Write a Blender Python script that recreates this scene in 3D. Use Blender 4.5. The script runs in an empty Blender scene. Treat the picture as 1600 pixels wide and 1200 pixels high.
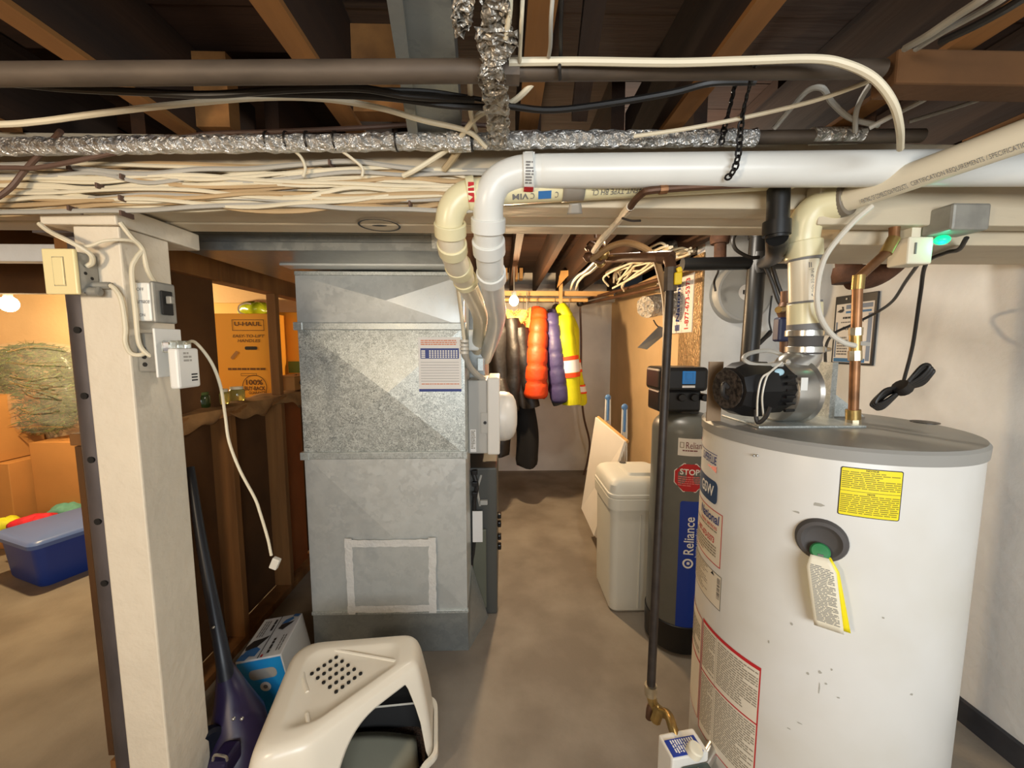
import bpy, bmesh, math, random
from mathutils import Vector, Matrix
random.seed(7)
V = Vector
PI = math.pi
SC = bpy.context.scene
COL = SC.collection

# ------------------------------------------------------------------ camera
F_PX, CX, CY = 610.0, 800.0, 600.0
EYE = V((0, 0, 1.5))
PITCH = math.atan(59 / F_PX)
YAW = math.atan(15 * math.cos(PITCH) / F_PX)
FWD = V((math.sin(YAW) * math.cos(PITCH), math.cos(YAW) * math.cos(PITCH), -math.sin(PITCH)))
RGT = V((math.cos(YAW), -math.sin(YAW), 0))
UPV = RGT.cross(FWD)
cd = bpy.data.cameras.new('camera')
cd.sensor_fit = 'HORIZONTAL'
cd.sensor_width = 36
cd.lens = 36 * F_PX / 1600
cd.clip_start = 0.02
cam = bpy.data.objects.new('camera', cd)
COL.objects.link(cam)
cam.matrix_world = Matrix((
    (RGT.x, UPV.x, -FWD.x, EYE.x), (RGT.y, UPV.y, -FWD.y, EYE.y),
    (RGT.z, UPV.z, -FWD.z, EYE.z), (0, 0, 0, 1)))
SC.camera = cam

# ------------------------------------------------------------------ world, lights, exposure
w = bpy.data.worlds.new('basement_air')
SC.world = w
w.use_nodes = True
w.node_tree.nodes['Background'].inputs[0].default_value = (0.8, 0.85, 0.9, 1)
w.node_tree.nodes['Background'].inputs[1].default_value = 0.02
SC.view_settings.view_transform = 'Standard'
SC.view_settings.look = 'None'
SC.view_settings.gamma = 1
SC.view_settings.use_curve_mapping = False
SC.view_settings.exposure = 0.0


def lamp(name, loc, power, color, radius=0.06, parent=None):
    l = bpy.data.lights.new(name, 'POINT')
    l.energy = power
    l.color = color
    l.shadow_soft_size = radius
    o = bpy.data.objects.new(name, l)
    COL.objects.link(o)
    o.location = loc
    if parent:
        o.parent = parent
        o.location = V(loc) - V(parent.location)
    return o


def area(name, loc, target, power, color, sx, sy):
    l = bpy.data.lights.new(name, 'AREA')
    l.shape = 'RECTANGLE'
    l.size, l.size_y = sx, sy
    l.energy = power
    l.color = color
    o = bpy.data.objects.new(name, l)
    COL.objects.link(o)
    o.location = loc
    o.rotation_euler = (V(target) - V(loc)).to_track_quat('-Z', 'Y').to_euler()
    return o


# the room's own lamps behind the camera: a warm ceiling bulb and a daylight window beside the stairs
lamp('warm_ceiling_bulb_light', (-1.03, -0.50, 1.62), 50, (1.0, 0.80, 0.57), 0.09)
area('daylight_window_light', (0.55, -1.6, 1.55), (0.4, 1.5, 1.25), 52, (0.88, 0.95, 1.0), 1.5, 0.7)
lamp('unseen_passage_fill_light', (0.62, 1.72, 2.06), 22, (1.0, 0.90, 0.76), 0.06)  # unseen fill light added behind the beam to brighten passage and alcove


# ------------------------------------------------------------------ pixel rays of the photograph turned into room points
def ray(px, py):
    return (FWD + RGT * ((px - CX) / F_PX) - UPV * ((py - CY) / F_PX))


def P(px, py, y):
    d = ray(px, py)
    return EYE + d * (y / d.y)


def PZ(px, py, z):
    d = ray(px, py)
    return EYE + d * ((z - EYE.z) / d.z)


def PX(px, py, x):
    d = ray(px, py)
    return EYE + d * (x / d.x)


# ------------------------------------------------------------------ mesh helpers
def lin(c):
    c = c / 255.0
    return c / 12.92 if c <= 0.04045 else ((c + 0.055) / 1.055) ** 2.4


def rgb(r, g, b):
    return (lin(r), lin(g), lin(b), 1)


def catmull(pts, k=6):
    pts = [V(p) for p in pts]
    if len(pts) < 3:
        return pts
    out = []
    n = len(pts)
    for i in range(n - 1):
        p0 = pts[i - 1] if i > 0 else pts[0] * 2 - pts[1]
        p1, p2 = pts[i], pts[i + 1]
        p3 = pts[i + 2] if i + 2 < n else pts[-1] * 2 - pts[-2]
        for j in range(k):
            t = j / k
            out.append(0.5 * ((2 * p1) + (p2 - p0) * t + (2 * p0 - 5 * p1 + 4 * p2 - p3) * t * t + (3 * p1 - p0 - 3 * p2 + p3) * t ** 3))
    out.append(pts[-1])
    return out


class MB:
    def __init__(self):
        self.v, self.f, self.m = [], [], []

    def add(self, vs, fs, mi=0):
        b = len(self.v)
        self.v.extend(V(x) for x in vs)
        for f in fs:
            self.f.append(tuple(b + i for i in f))
            self.m.append(mi)
        return self

    def box(self, lo, hi, mi=0, R=None, c=None):
        x0, y0, z0 = lo
        x1, y1, z1 = hi
        vs = [V(p) for p in ((x0, y0, z0), (x1, y0, z0), (x1, y1, z0), (x0, y1, z0), (x0, y0, z1), (x1, y0, z1), (x1, y1, z1), (x0, y1, z1))]
        if R is not None:
            c = V(c) if c is not None else sum(vs, V()) / 8
            vs = [c + R @ (q - c) for q in vs]
        return self.hexa(vs, mi)

    def hexa(self, vs, mi=0):
        return self.add(vs, [(0, 3, 2, 1), (4, 5, 6, 7), (0, 1, 5, 4), (1, 2, 6, 5), (2, 3, 7, 6), (3, 0, 4, 7)], mi)

    def obox(self, o, U, Vv, N, u, v, n, mi=0):
        """box spanned by U,V,N from corner ranges u=(a,b), v=(a,b), n=(a,b)"""
        o, U, Vv, N = V(o), V(U), V(Vv), V(N)
        q = lambda a, b, c: o + U * a + Vv * b + N * c
        vs = [q(u[0], v[0], n[0]), q(u[1], v[0], n[0]), q(u[1], v[1], n[0]), q(u[0], v[1], n[0]),
              q(u[0], v[0], n[1]), q(u[1], v[0], n[1]), q(u[1], v[1], n[1]), q(u[0], v[1], n[1])]
        if U.cross(Vv).dot(N) < 0:
            vs = vs[4:] + vs[:4]
        return self.hexa(vs, mi)

    def ring(self, c, ax, r, n, ref=None):
        ax = V(ax).normalized()
        ref = V(ref) if ref is not None else (V((0, 0, 1)) if abs(ax.z) < 0.9 else V((1, 0, 0)))
        a = ax.cross(ref).normalized()
        b = ax.cross(a)
        return [V(c) + a * (r * math.cos(2 * PI * i / n)) + b * (r * math.sin(2 * PI * i / n)) for i in range(n)]

    def loft(self, loops, mi=0, cap=True):
        n = len(loops[0])
        vs = [p for l in loops for p in l]
        fs = []
        for k in range(len(loops) - 1):
            for i in range(n):
                j = (i + 1) % n
                fs.append((k * n + i, k * n + j, (k + 1) * n + j, (k + 1) * n + i))
        if cap:
            fs.append(tuple(range(n - 1, -1, -1)))
            fs.append(tuple((len(loops) - 1) * n + i for i in range(n)))
        return self.add(vs, fs, mi)

    def cyl(self, p0, p1, r0, r1=None, n=16, mi=0, cap=True):
        p0, p1 = V(p0), V(p1)
        r1 = r0 if r1 is None else r1
        ax = p1 - p0
        return self.loft([self.ring(p0, ax, r0, n), self.ring(p1, ax, r1, n)], mi, cap)

    def pipe(self, p0, p1, r0, r1, n=20, mi=0):
        """hollow tube with wall, outer r0, inner r1"""
        p0, p1 = V(p0), V(p1)
        ax = p1 - p0
        L = [self.ring(p0, ax, r1, n), self.ring(p0, ax, r0, n), self.ring(p1, ax, r0, n), self.ring(p1, ax, r1, n), self.ring(p0, ax, r1, n)]
        return self.loft(L, mi, False)

    def tube(self, pts, r, n=8, mi=0, k=6, cap=True, smooth=True, jit=0):
        pts = catmull(pts, k) if smooth and k > 1 else [V(p) for p in pts]
        rf = r if callable(r) else (lambda t: r)
        loops = []
        N = len(pts)
        t0 = (pts[1] - pts[0]).normalized()
        a = t0.cross(V((0, 0, 1)) if abs(t0.z) < 0.9 else V((1, 0, 0))).normalized()
        for i, p in enumerate(pts):
            t = (pts[min(i + 1, N - 1)] - pts[max(i - 1, 0)]).normalized()
            a = (a - t * a.dot(t)).normalized()
            b = t.cross(a)
            rr = rf(i / (N - 1))
            loops.append([p + (a * math.cos(2 * PI * q / n) + b * math.sin(2 * PI * q / n)) * (rr * (1 + (random.uniform(-jit, jit) if jit else 0))) for q in range(n)])
        return self.loft(loops, mi, cap)

    def lathe(self, prof, o=(0, 0, 0), ax=(0, 0, 1), n=32, mi=0):
        o, ax = V(o), V(ax).normalized()
        loops = [self.ring(o + ax * z, ax, max(r, 1e-5), n) for r, z in prof]
        return self.loft(loops, mi, True)

    def ball(self, c, r, s=(1, 1, 1), nu=16, nv=10, mi=0):
        c = V(c)
        loops = []
        for j in range(nv + 1):
            th = PI * j / nv
            rr = max(math.sin(th), 1e-4) * r
            loops.append([c + V((rr * math.cos(2 * PI * i / nu) * s[0], rr * math.sin(2 * PI * i / nu) * s[1], -math.cos(th) * r * s[2])) for i in range(nu)])
        return self.loft(loops, mi, True)

    def prism(self, pts, d, mi=0):
        """pts: planar polygon points, extruded by vector d"""
        n = len(pts)
        pts = [V(p) for p in pts]
        d = V(d)
        vs = pts + [p + d for p in pts]
        fs = [tuple(range(n - 1, -1, -1)), tuple(n + i for i in range(n))]
        for i in range(n):
            j = (i + 1) % n
            fs.append((i, j, n + j, n + i))
        return self.add(vs, fs, mi)

    def grid(self, fn, nu, nv, mi=0):
        vs = [fn(i / nu, j / nv) for j in range(nv + 1) for i in range(nu + 1)]
        fs = [(j * (nu + 1) + i, j * (nu + 1) + i + 1, (j + 1) * (nu + 1) + i + 1, (j + 1) * (nu + 1) + i) for j in range(nv) for i in range(nu)]
        return self.add(vs, fs, mi)

    def build(self, name, mat, parent=None, smooth=True, bevel=0, seg=2, solid=0, inner=0, sub=0, sharp=35, recalc=False, **props):
        vs = self.v
        if parent is not None:
            base = V(parent['_loc'])
        else:
            xs = [p.x for p in vs]; ys = [p.y for p in vs]; zs = [p.z for p in vs]
            base = V(((min(xs) + max(xs)) / 2, (min(ys) + max(ys)) / 2, min(zs)))
        me = bpy.data.meshes.new(name)
        me.from_pydata([tuple(p - base) for p in vs], [], self.f)
        if recalc:
            bm = bmesh.new(); bm.from_mesh(me); bmesh.ops.recalc_face_normals(bm, faces=bm.faces); bm.to_mesh(me); bm.free()
        mats = mat if isinstance(mat, (list, tuple)) else [mat]
        for m_ in mats:
            me.materials.append(m_)
        if len(mats) > 1 and not inner:
            me.polygons.foreach_set('material_index', self.m)
        if smooth:
            me.polygons.foreach_set('use_smooth', [True] * len(me.polygons))
            me.update()
            try:
                me.set_sharp_from_angle(angle=math.radians(sharp))
            except Exception:
                pass
        me.update()
        o = bpy.data.objects.new(name, me)
        COL.objects.link(o)
        if parent is not None:
            o.parent = parent
            if not parent.get('_root'):
                pass
            o['_loc'] = tuple(base)
        else:
            o.location = base
            o['_loc'] = tuple(base)
        if solid:
            q = o.modifiers.new('solid', 'SOLIDIFY'); q.thickness = solid; q.offset = -1; q.material_offset = inner; q.material_offset_rim = 0
        if sub:
            q = o.modifiers.new('sub', 'SUBSURF'); q.levels = sub; q.render_levels = sub
        if bevel:
            q = o.modifiers.new('bevel', 'BEVEL'); q.width = bevel; q.segments = seg; q.limit_method = 'ANGLE'; q.angle_limit = math.radians(40)
            q.harden_normals = False
        for kk, vv in props.items():
            o[kk] = vv
        return o


def tag(o, label, cat, group=None, kind=None):
    o['label'] = label
    o['category'] = cat
    if group:
        o['group'] = group
    if kind:
        o['kind'] = kind
    return o


def thing(name, label, cat, loc=(0, 0, 0), group=None, kind=None):
    o = bpy.data.objects.new(name, None)
    COL.objects.link(o)
    o.empty_display_size = 0.05
    o.location = V(loc)
    o['_loc'] = tuple(V(loc))
    return tag(o, label, cat, group, kind)


def copy_tree(o, parent=None):
    c = o.copy()
    COL.objects.link(c)
    c.parent = parent
    for ch in list(o.children):
        if ch.type in ('MESH', 'EMPTY'):
            copy_tree(ch, c)
    return c


# ------------------------------------------------------------------ materials
def newmat(name):
    m = bpy.data.materials.new(name)
    m.use_nodes = True
    nt = m.node_tree
    return m, nt, nt.nodes['Principled BSDF']


def M(name, col, rough=0.6, metal=0.0, var=0.0, scale=6.0, bump=0.0, bscale=60.0, emit=0, stretch=None, col2=None, detail=4, spec=0.5, trans=0, alpha=1, lo=0.35, hi=0.65):
    m, nt, b = newmat(name)
    N, L = nt.nodes, nt.links
    b.inputs['Base Color'].default_value = col
    b.inputs['Roughness'].default_value = rough
    b.inputs['Metallic'].default_value = metal
    b.inputs['Specular IOR Level'].default_value = spec
    b.inputs['Transmission Weight'].default_value = trans
    b.inputs['Alpha'].default_value = alpha
    tc = None
    if var or bump or col2:
        tc = N.new('ShaderNodeTexCoord')
        mp = N.new('ShaderNodeMapping')
        L.new(tc.outputs['Object'], mp.inputs['Vector'])
        if stretch:
            mp.inputs['Scale'].default_value = stretch
    if var or col2:
        no = N.new('ShaderNodeTexNoise')
        no.inputs['Scale'].default_value = scale
        no.inputs['Detail'].default_value = detail
        L.new(mp.outputs[0], no.inputs['Vector'])
        cr = N.new('ShaderNodeValToRGB')
        cr.color_ramp.elements[0].position = lo
        cr.color_ramp.elements[1].position = hi
        if col2:
            a, c = col, col2
        else:
            a = tuple(x * (1 - var) for x in col[:3]) + (1,)
            c = tuple(min(1, x * (1 + var)) for x in col[:3]) + (1,)
        cr.color_ramp.elements[0].color = a
        cr.color_ramp.elements[1].color = c
        L.new(no.outputs['Fac'], cr.inputs['Fac'])
        L.new(cr.outputs['Color'], b.inputs['Base Color'])
    if bump:
        n2 = N.new('ShaderNodeTexNoise')
        n2.inputs['Scale'].default_value = bscale
        n2.inputs['Detail'].default_value = 5
        L.new(mp.outputs[0], n2.inputs['Vector'])
        bp = N.new('ShaderNodeBump')
        bp.inputs['Strength'].default_value = bump
        bp.inputs['Distance'].default_value = 0.01
        L.new(n2.outputs['Fac'], bp.inputs['Height'])
        L.new(bp.outputs[0], b.inputs['Normal'])
    if emit:
        b.inputs['Emission Color'].default_value = col
        b.inputs['Emission Strength'].default_value = emit
    return m


def galvanized(name, dark, light, scale, rough=0.42, metal=0.75, contrast=(0.2, 0.8)):
    m, nt, b = newmat(name)
    N, L = nt.nodes, nt.links
    tc = N.new('ShaderNodeTexCoord')
    vo = N.new('ShaderNodeTexVoronoi')
    vo.inputs['Scale'].default_value = scale
    no = N.new('ShaderNodeTexNoise')
    no.inputs['Scale'].default_value = scale * 0.8
    mix = N.new('ShaderNodeMixRGB')
    mix.inputs['Fac'].default_value = 0.08
    L.new(tc.outputs['Object'], no.inputs['Vector'])
    L.new(tc.outputs['Object'], mix.inputs[1])
    L.new(no.outputs['Color'], mix.inputs[2])
    L.new(mix.outputs[0], vo.inputs['Vector'])
    bw = N.new('ShaderNodeRGBToBW')
    L.new(vo.outputs['Color'], bw.inputs[0])
    cr = N.new('ShaderNodeValToRGB')
    cr.color_ramp.elements[0].position, cr.color_ramp.elements[1].position = contrast
    cr.color_ramp.elements[0].color = dark
    cr.color_ramp.elements[1].color = light
    L.new(bw.outputs[0], cr.inputs['Fac'])
    L.new(cr.outputs[0], b.inputs['Base Color'])
    b.inputs['Metallic'].default_value = metal
    mr = N.new('ShaderNodeMapRange')
    mr.inputs['To Min'].default_value = rough - 0.08
    mr.inputs['To Max'].default_value = rough + 0.1
    L.new(bw.outputs[0], mr.inputs['Value'])
    L.new(mr.outputs[0], b.inputs['Roughness'])
    return m


def foil(name, col, scale=28, strength=1.0, rough=0.22):
    m, nt, b = newmat(name)
    N, L = nt.nodes, nt.links
    tc = N.new('ShaderNodeTexCoord')
    vo = N.new('ShaderNodeTexVoronoi')
    vo.feature = 'F1'
    vo.inputs['Scale'].default_value = scale
    no = N.new('ShaderNodeTexNoise')
    no.inputs['Scale'].default_value = scale * 2
    L.new(tc.outputs['Object'], vo.inputs['Vector'])
    L.new(tc.outputs['Object'], no.inputs['Vector'])
    ad = N.new('ShaderNodeMath')
    L.new(vo.outputs['Distance'], ad.inputs[0])
    L.new(no.outputs['Fac'], ad.inputs[1])
    bp = N.new('ShaderNodeBump')
    bp.inputs['Strength'].default_value = strength
    bp.inputs['Distance'].default_value = 0.02
    L.new(ad.outputs[0], bp.inputs['Height'])
    L.new(bp.outputs[0], b.inputs['Normal'])
    b.inputs['Base Color'].default_value = col
    b.inputs['Metallic'].default_value = 0.6
    b.inputs['Roughness'].default_value = rough
    return m


def wood(name, a, c, rough=0.75, axis=1, scale=9.0):
    st = [1, 1, 1]
    st[axis] = 0.09
    return M(name, a, rough, col2=c, scale=scale, stretch=tuple(st), detail=8, bump=0.25, bscale=scale * 4, lo=0.3, hi=0.7)


MAT = {}
MAT['concrete'] = M('concrete_floor', rgb(120, 110, 98), 0.7, col2=rgb(146, 137, 124), scale=3.2, detail=9, bump=0.12, bscale=90)
MAT['wall_white'] = M('painted_block_wall', rgb(222, 222, 219), 0.85, var=0.05, scale=5, bump=0.25, bscale=35)
MAT['wall_back'] = M('pale_grey_wall_paint', rgb(236, 230, 220), 0.85, var=0.05, scale=4, bump=0.2, bscale=30)
MAT['cable_tan'] = M('aged_tan_cable_jacket', rgb(186, 158, 118), 0.55, var=0.1, scale=5)
MAT['wall_tan'] = M('tan_wall_paint', rgb(214, 182, 138), 0.85, var=0.06, scale=3, bump=0.15, bscale=40)
MAT['wall_grey'] = M('grey_wall_paint', rgb(214, 208, 198), 0.85, var=0.06, scale=4, bump=0.2, bscale=30)
MAT['dark_base'] = M('dark_damp_paint', rgb(50, 50, 54), 0.8, var=0.2, scale=12)
MAT['strip'] = wood('lit_joist_wood', rgb(104, 66, 28), rgb(150, 102, 50), 0.8, 1, 12)  # lit joist undersides put into this paler wood colour
MAT['joist'] = wood('joist_wood', rgb(30, 17, 8), rgb(58, 35, 16), 0.8, 1, 12)  # shade on the joist sides put into this darker wood colour
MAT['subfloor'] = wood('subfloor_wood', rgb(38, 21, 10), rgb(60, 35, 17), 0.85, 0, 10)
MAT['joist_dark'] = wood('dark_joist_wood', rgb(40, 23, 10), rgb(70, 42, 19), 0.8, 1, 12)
MAT['stud'] = wood('stud_wood', rgb(112, 72, 34), rgb(160, 110, 58), 0.8, 2, 10)
MAT['brown_board'] = M('brown_fibre_board', rgb(92, 60, 28), 0.9, var=0.2, scale=4, bump=0.1)
MAT['orange_board'] = M('reddish_board', rgb(150, 82, 30), 0.85, var=0.12, scale=5)
MAT['paint'] = M('cream_painted_wood', rgb(226, 214, 192), 0.55, var=0.035, scale=7, bump=0.35, bscale=28)
MAT['paint_beam'] = M('aged_cream_beam_paint', rgb(206, 192, 166), 0.6, var=0.06, scale=6, bump=0.3, bscale=22, stretch=(0.3, 1, 1))
MAT['pvc'] = M('white_pvc', rgb(228, 228, 222), 0.32, var=0.02, scale=10)
MAT['pvc_yellow'] = M('yellowed_pvc', rgb(232, 222, 180), 0.32, var=0.03, scale=10)
MAT['pvc_cream'] = M('cream_pvc', rgb(233, 222, 196), 0.34, var=0.02, scale=10)
MAT['print_grey'] = M('grey_ink', rgb(120, 118, 116), 0.6)
MAT['print_black'] = M('black_ink', rgb(38, 36, 36), 0.6)
MAT['print_red'] = M('red_ink', rgb(190, 34, 40), 0.55)
MAT['print_blue'] = M('blue_ink', rgb(28, 54, 128), 0.5)
MAT['print_white'] = M('white_ink', rgb(240, 240, 238), 0.5)
MAT['print_orange'] = M('orange_ink', rgb(214, 130, 84), 0.6)
MAT['paper'] = M('white_paper', rgb(232, 228, 222), 0.7, var=0.01)
MAT['paper_cream'] = M('cream_card', rgb(236, 228, 204), 0.7, var=0.02)
MAT['cable_white'] = M('cream_cable_jacket', rgb(222, 211, 184), 0.5, var=0.05, scale=5)
MAT['cable_grey'] = M('grey_cable_jacket', rgb(176, 172, 162), 0.5, var=0.05, scale=5)
MAT['cable_black'] = M('black_cable_jacket', rgb(36, 33, 31), 0.45)
MAT['cable_brown'] = M('brown_cable_jacket', rgb(96, 72, 60), 0.55)
MAT['cable_clear'] = M('white_tube', rgb(214, 208, 194), 0.35)
MAT['iron'] = M('black_iron_pipe', rgb(52, 44, 38), 0.5, metal=0.3, var=0.25, scale=30)
MAT['iron_dusty'] = M('dusty_iron_pipe', rgb(84, 72, 60), 0.62, metal=0.2, var=0.25, scale=25, stretch=(0.3, 1, 1))
MAT['cast'] = M('rusty_cast_iron', rgb(82, 52, 34), 0.8, var=0.3, scale=22, bump=0.3)
MAT['abs'] = M('black_abs_plastic', rgb(22, 22, 22), 0.4)
MAT['copper'] = M('aged_copper', rgb(142, 100, 66), 0.4, metal=0.6, var=0.35, scale=16)
MAT['copper_dull'] = M('dull_brown_copper', rgb(96, 68, 50), 0.5, metal=0.5, var=0.2, scale=14)
MAT['brass'] = M('brass', rgb(176, 148, 92), 0.35, metal=0.85, var=0.2, scale=30)
MAT['solder'] = M('tinned_brass', rgb(205, 190, 160), 0.3, metal=0.85, var=0.15, scale=40)
MAT['steel'] = M('bright_steel', rgb(198, 196, 190), 0.28, metal=0.9, var=0.08, scale=12)
MAT['steel_dark'] = M('dark_steel', rgb(92, 84, 82), 0.6, metal=0.4, var=0.2, scale=18, stretch=(1, 1, 0.3))
MAT['rubber'] = M('grey_rubber', rgb(78, 74, 72), 0.7)
MAT['black_plastic'] = M('black_plastic', rgb(20, 19, 20), 0.35)
MAT['galv'] = galvanized('galvanized_sheet', rgb(192, 196, 194), rgb(200, 203, 200), 45, 0.38, 0.4, (0.1, 0.9))
MAT['galv_spangle'] = galvanized('spangled_galvanized_sheet', rgb(140, 145, 142), rgb(222, 226, 220), 105, 0.42, 0.45, (0.15, 0.85))
MAT['galv_band'] = galvanized('galvanized_band', rgb(166, 172, 170), rgb(196, 201, 198), 90, 0.4, 0.5)
MAT['galv_dark'] = galvanized('dull_galvanized_sheet', rgb(138, 142, 140), rgb(148, 151, 148), 45, 0.36, 0.45)
MAT['foil'] = foil('crumpled_foil', (0.82, 0.82, 0.80, 1), 60, 0.8, 0.3)
MAT['foil_dull'] = foil('dusty_foil', (0.42, 0.39, 0.34, 1), 34, 0.8, 0.4)
MAT['foil_tape'] = M('foil_tape', rgb(232, 232, 228), 0.3, metal=0.3, bump=0.3, bscale=60)
MAT['tank_white'] = M('white_enamel', rgb(222, 220, 214), 0.32, col2=rgb(212, 208, 197), scale=3.5, lo=0.45, hi=0.75)
MAT['tank_grey'] = M('grey_enamel', rgb(152, 150, 144), 0.38, var=0.03)
MAT['grey_plastic'] = M('grey_fibreglass', rgb(104, 106, 102), 0.36, var=0.03, scale=20)
MAT['brine'] = M('off_white_polythene', rgb(214, 212, 200), 0.5, var=0.02)
MAT['brine_lid'] = M('beige_polythene_lid', rgb(198, 190, 174), 0.5, var=0.02)
MAT['litter'] = M('glossy_cream_plastic', rgb(238, 230, 212), 0.28)
MAT['litter_floor'] = M('pale_tray_plastic', rgb(196, 192, 168), 0.5)
MAT['dark_void'] = M('dark_part_and_inner_shade', rgb(24, 22, 20), 0.7)  # near-black; also puts the shade inside the litter box into colour
MAT['grit'] = M('cat_litter_grit', rgb(96, 76, 62), 0.95, var=0.4, scale=160, bump=0.8, bscale=220)
MAT['blue'] = M('bright_blue_card', rgb(30, 146, 216), 0.45)
MAT['box_white'] = M('glossy_white_card', rgb(214, 216, 218), 0.4)
MAT['sil_blue'] = M('mid_blue_print', rgb(56, 116, 178), 0.45)
MAT['purple'] = M('dark_purple_plastic', rgb(36, 28, 62), 0.35)
MAT['vac_dark'] = M('dark_blue_black_plastic', rgb(26, 30, 40), 0.4)
MAT['tote'] = M('blue_polythene', rgb(34, 64, 150), 0.4, trans=0)
MAT['tote_lid'] = M('pale_blue_lid', rgb(92, 118, 176), 0.35)
MAT['card'] = M('brown_cardboard', rgb(176, 124, 66), 0.8, var=0.05, scale=5)
MAT['card_yellow'] = M('yellow_cardboard', rgb(244, 170, 48), 0.75, var=0.02, scale=3)
MAT['ink_brown'] = M('brown_ink', rgb(108, 66, 14), 0.7)
MAT['red_cloth'] = M('red_cloth', rgb(196, 28, 48), 0.7, var=0.2, scale=20)
MAT['teal_cloth'] = M('teal_cloth', rgb(92, 150, 136), 0.8, var=0.1, scale=20)
MAT['lime_cloth'] = M('lime_cloth', rgb(214, 214, 40), 0.7, var=0.1, scale=20)
MAT['needles'] = M('green_needles', rgb(74, 88, 36), 0.8, var=0.5, scale=30)
MAT['jacket_black'] = M('black_leather', rgb(20, 15, 13), 0.5, var=0.4, scale=14, bump=0.6, bscale=14)
MAT['jacket_dark'] = M('black_wool', rgb(10, 10, 13), 0.9)
MAT['jacket_orange'] = M('orange_quilted_nylon', rgb(206, 66, 16), 0.55, var=0.08, scale=12, bump=0.35, bscale=28)
MAT['jacket_purple'] = M('slate_purple_quilted_nylon', rgb(70, 64, 108), 0.5, var=0.08, scale=12, bump=0.35, bscale=28)
MAT['jacket_hivis'] = M('fluorescent_yellow_cloth', rgb(206, 206, 16), 0.6, var=0.06, scale=8, bump=0.3, bscale=14)
MAT['jacket_red'] = M('red_cloth_jacket', rgb(186, 30, 36), 0.7)
MAT['jacket_olive'] = M('olive_cloth_jacket', rgb(168, 150, 78), 0.75)
MAT['reflective'] = M('silver_reflective_tape', rgb(226, 226, 230), 0.35)
MAT['orange_trim'] = M('orange_trim_tape', rgb(232, 70, 24), 0.6)
MAT['fur'] = M('tan_fur', rgb(206, 160, 84), 0.9, var=0.3, scale=60)
MAT['hanger'] = M('wooden_hanger', rgb(190, 150, 92), 0.5)
MAT['rail'] = wood('rail_wood', rgb(186, 140, 82), rgb(206, 164, 104), 0.6, 0, 8)
MAT['switch_cream'] = M('cream_switch_plate', rgb(240, 222, 166), 0.35)
MAT['plate_grey'] = M('grey_device_box', rgb(150, 148, 140), 0.45, metal=0.3, var=0.12, scale=24)
MAT['white_plastic'] = M('white_plastic', rgb(236, 234, 226), 0.35)
MAT['cover_grey'] = M('light_grey_painted_metal', rgb(168, 166, 160), 0.45)
MAT['cover_white'] = M('off_white_plastic_cover', rgb(214, 210, 202), 0.4)
MAT['furnace'] = M('slate_furnace_paint', rgb(74, 75, 72), 0.42)
MAT['furnace_olive'] = M('olive_grey_sheet', rgb(104, 106, 92), 0.5, metal=0.2, var=0.06)
MAT['yellow_label'] = M('yellow_label_film', rgb(246, 226, 30), 0.4)
MAT['navy'] = M('navy_label', rgb(48, 72, 108), 0.4)
MAT['sticker_blue'] = M('royal_blue_label', rgb(20, 56, 158), 0.35)
MAT['label_tan'] = M('printed_label_film', rgb(226, 216, 196), 0.4)
MAT['fine_print'] = M('fine_print_ink', rgb(146, 136, 118), 0.6)
MAT['green_knob'] = M('green_plastic', rgb(48, 132, 78), 0.4)
MAT['yellow_plastic'] = M('yellow_valve_handle', rgb(232, 196, 24), 0.4)
MAT['blue_screen'] = M('blue_display', rgb(34, 106, 168), 0.3, emit=0.35)
MAT['green_led'] = M('green_lamp', rgb(20, 200, 130), 0.3, emit=1.6)
MAT['bulb'] = M('lit_bulb', (1.0, 0.82, 0.5, 1), 0.3, emit=60)
MAT['porcelain'] = M('porcelain', rgb(226, 218, 200), 0.3)
MAT['chain'] = M('blackened_chain', rgb(30, 28, 28), 0.5, metal=0.5)
MAT['blue_cap'] = M('blue_plastic', rgb(92, 136, 190), 0.4)
MAT['white_panel'] = M('white_panel', rgb(222, 216, 206), 0.5, var=0.02)
MAT['grey_disc'] = M('grey_plastic_drum', rgb(166, 166, 162), 0.45)
MAT['clear'] = M('clear_plastic', (0.95, 0.97, 0.9, 1), 0.08, trans=1.0)
MAT['wrap'] = M('clear_plastic_wrap', (0.9, 0.92, 0.8, 1), 0.14, bump=1.0, bscale=9, alpha=0.13, spec=1.0, stretch=(1, 1, 3))
MAT['green_card'] = M('green_card', rgb(96, 116, 40), 0.6)
MAT['chalk'] = M('chalk_white', rgb(214, 210, 204), 0.8)


# ------------------------------------------------------------------ surface maps (u to the viewer's right, v up, metres) for labels and lettering
def plane_map(o, U, Vv):
    o, U, Vv = V(o), V(U).normalized(), V(Vv).normalized()
    N = U.cross(Vv)
    return lambda u, v, off=0.0: o + U * u + Vv * v + N * off


def tube_map(p0, axis, r, facing, flip=1):
    """u along axis, v round the tube; facing: direction of the line v=0"""
    p0, ax = V(p0), V(axis).normalized()
    n0 = (V(facing) - ax * V(facing).dot(ax)).normalized()
    t0 = n0.cross(ax)
    def f(u, v, off=0.0):
        a = v / r
        return p0 + ax * u + (n0 * math.cos(a) + t0 * math.sin(a)) * (r + off)
    return f


def cyl_map(cx, cy, R, phi0, z0):
    return lambda u, v, off=0.0: V((cx + (R + off) * math.cos(phi0 + u / R), cy + (R + off) * math.sin(phi0 + u / R), z0 + v))


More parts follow.
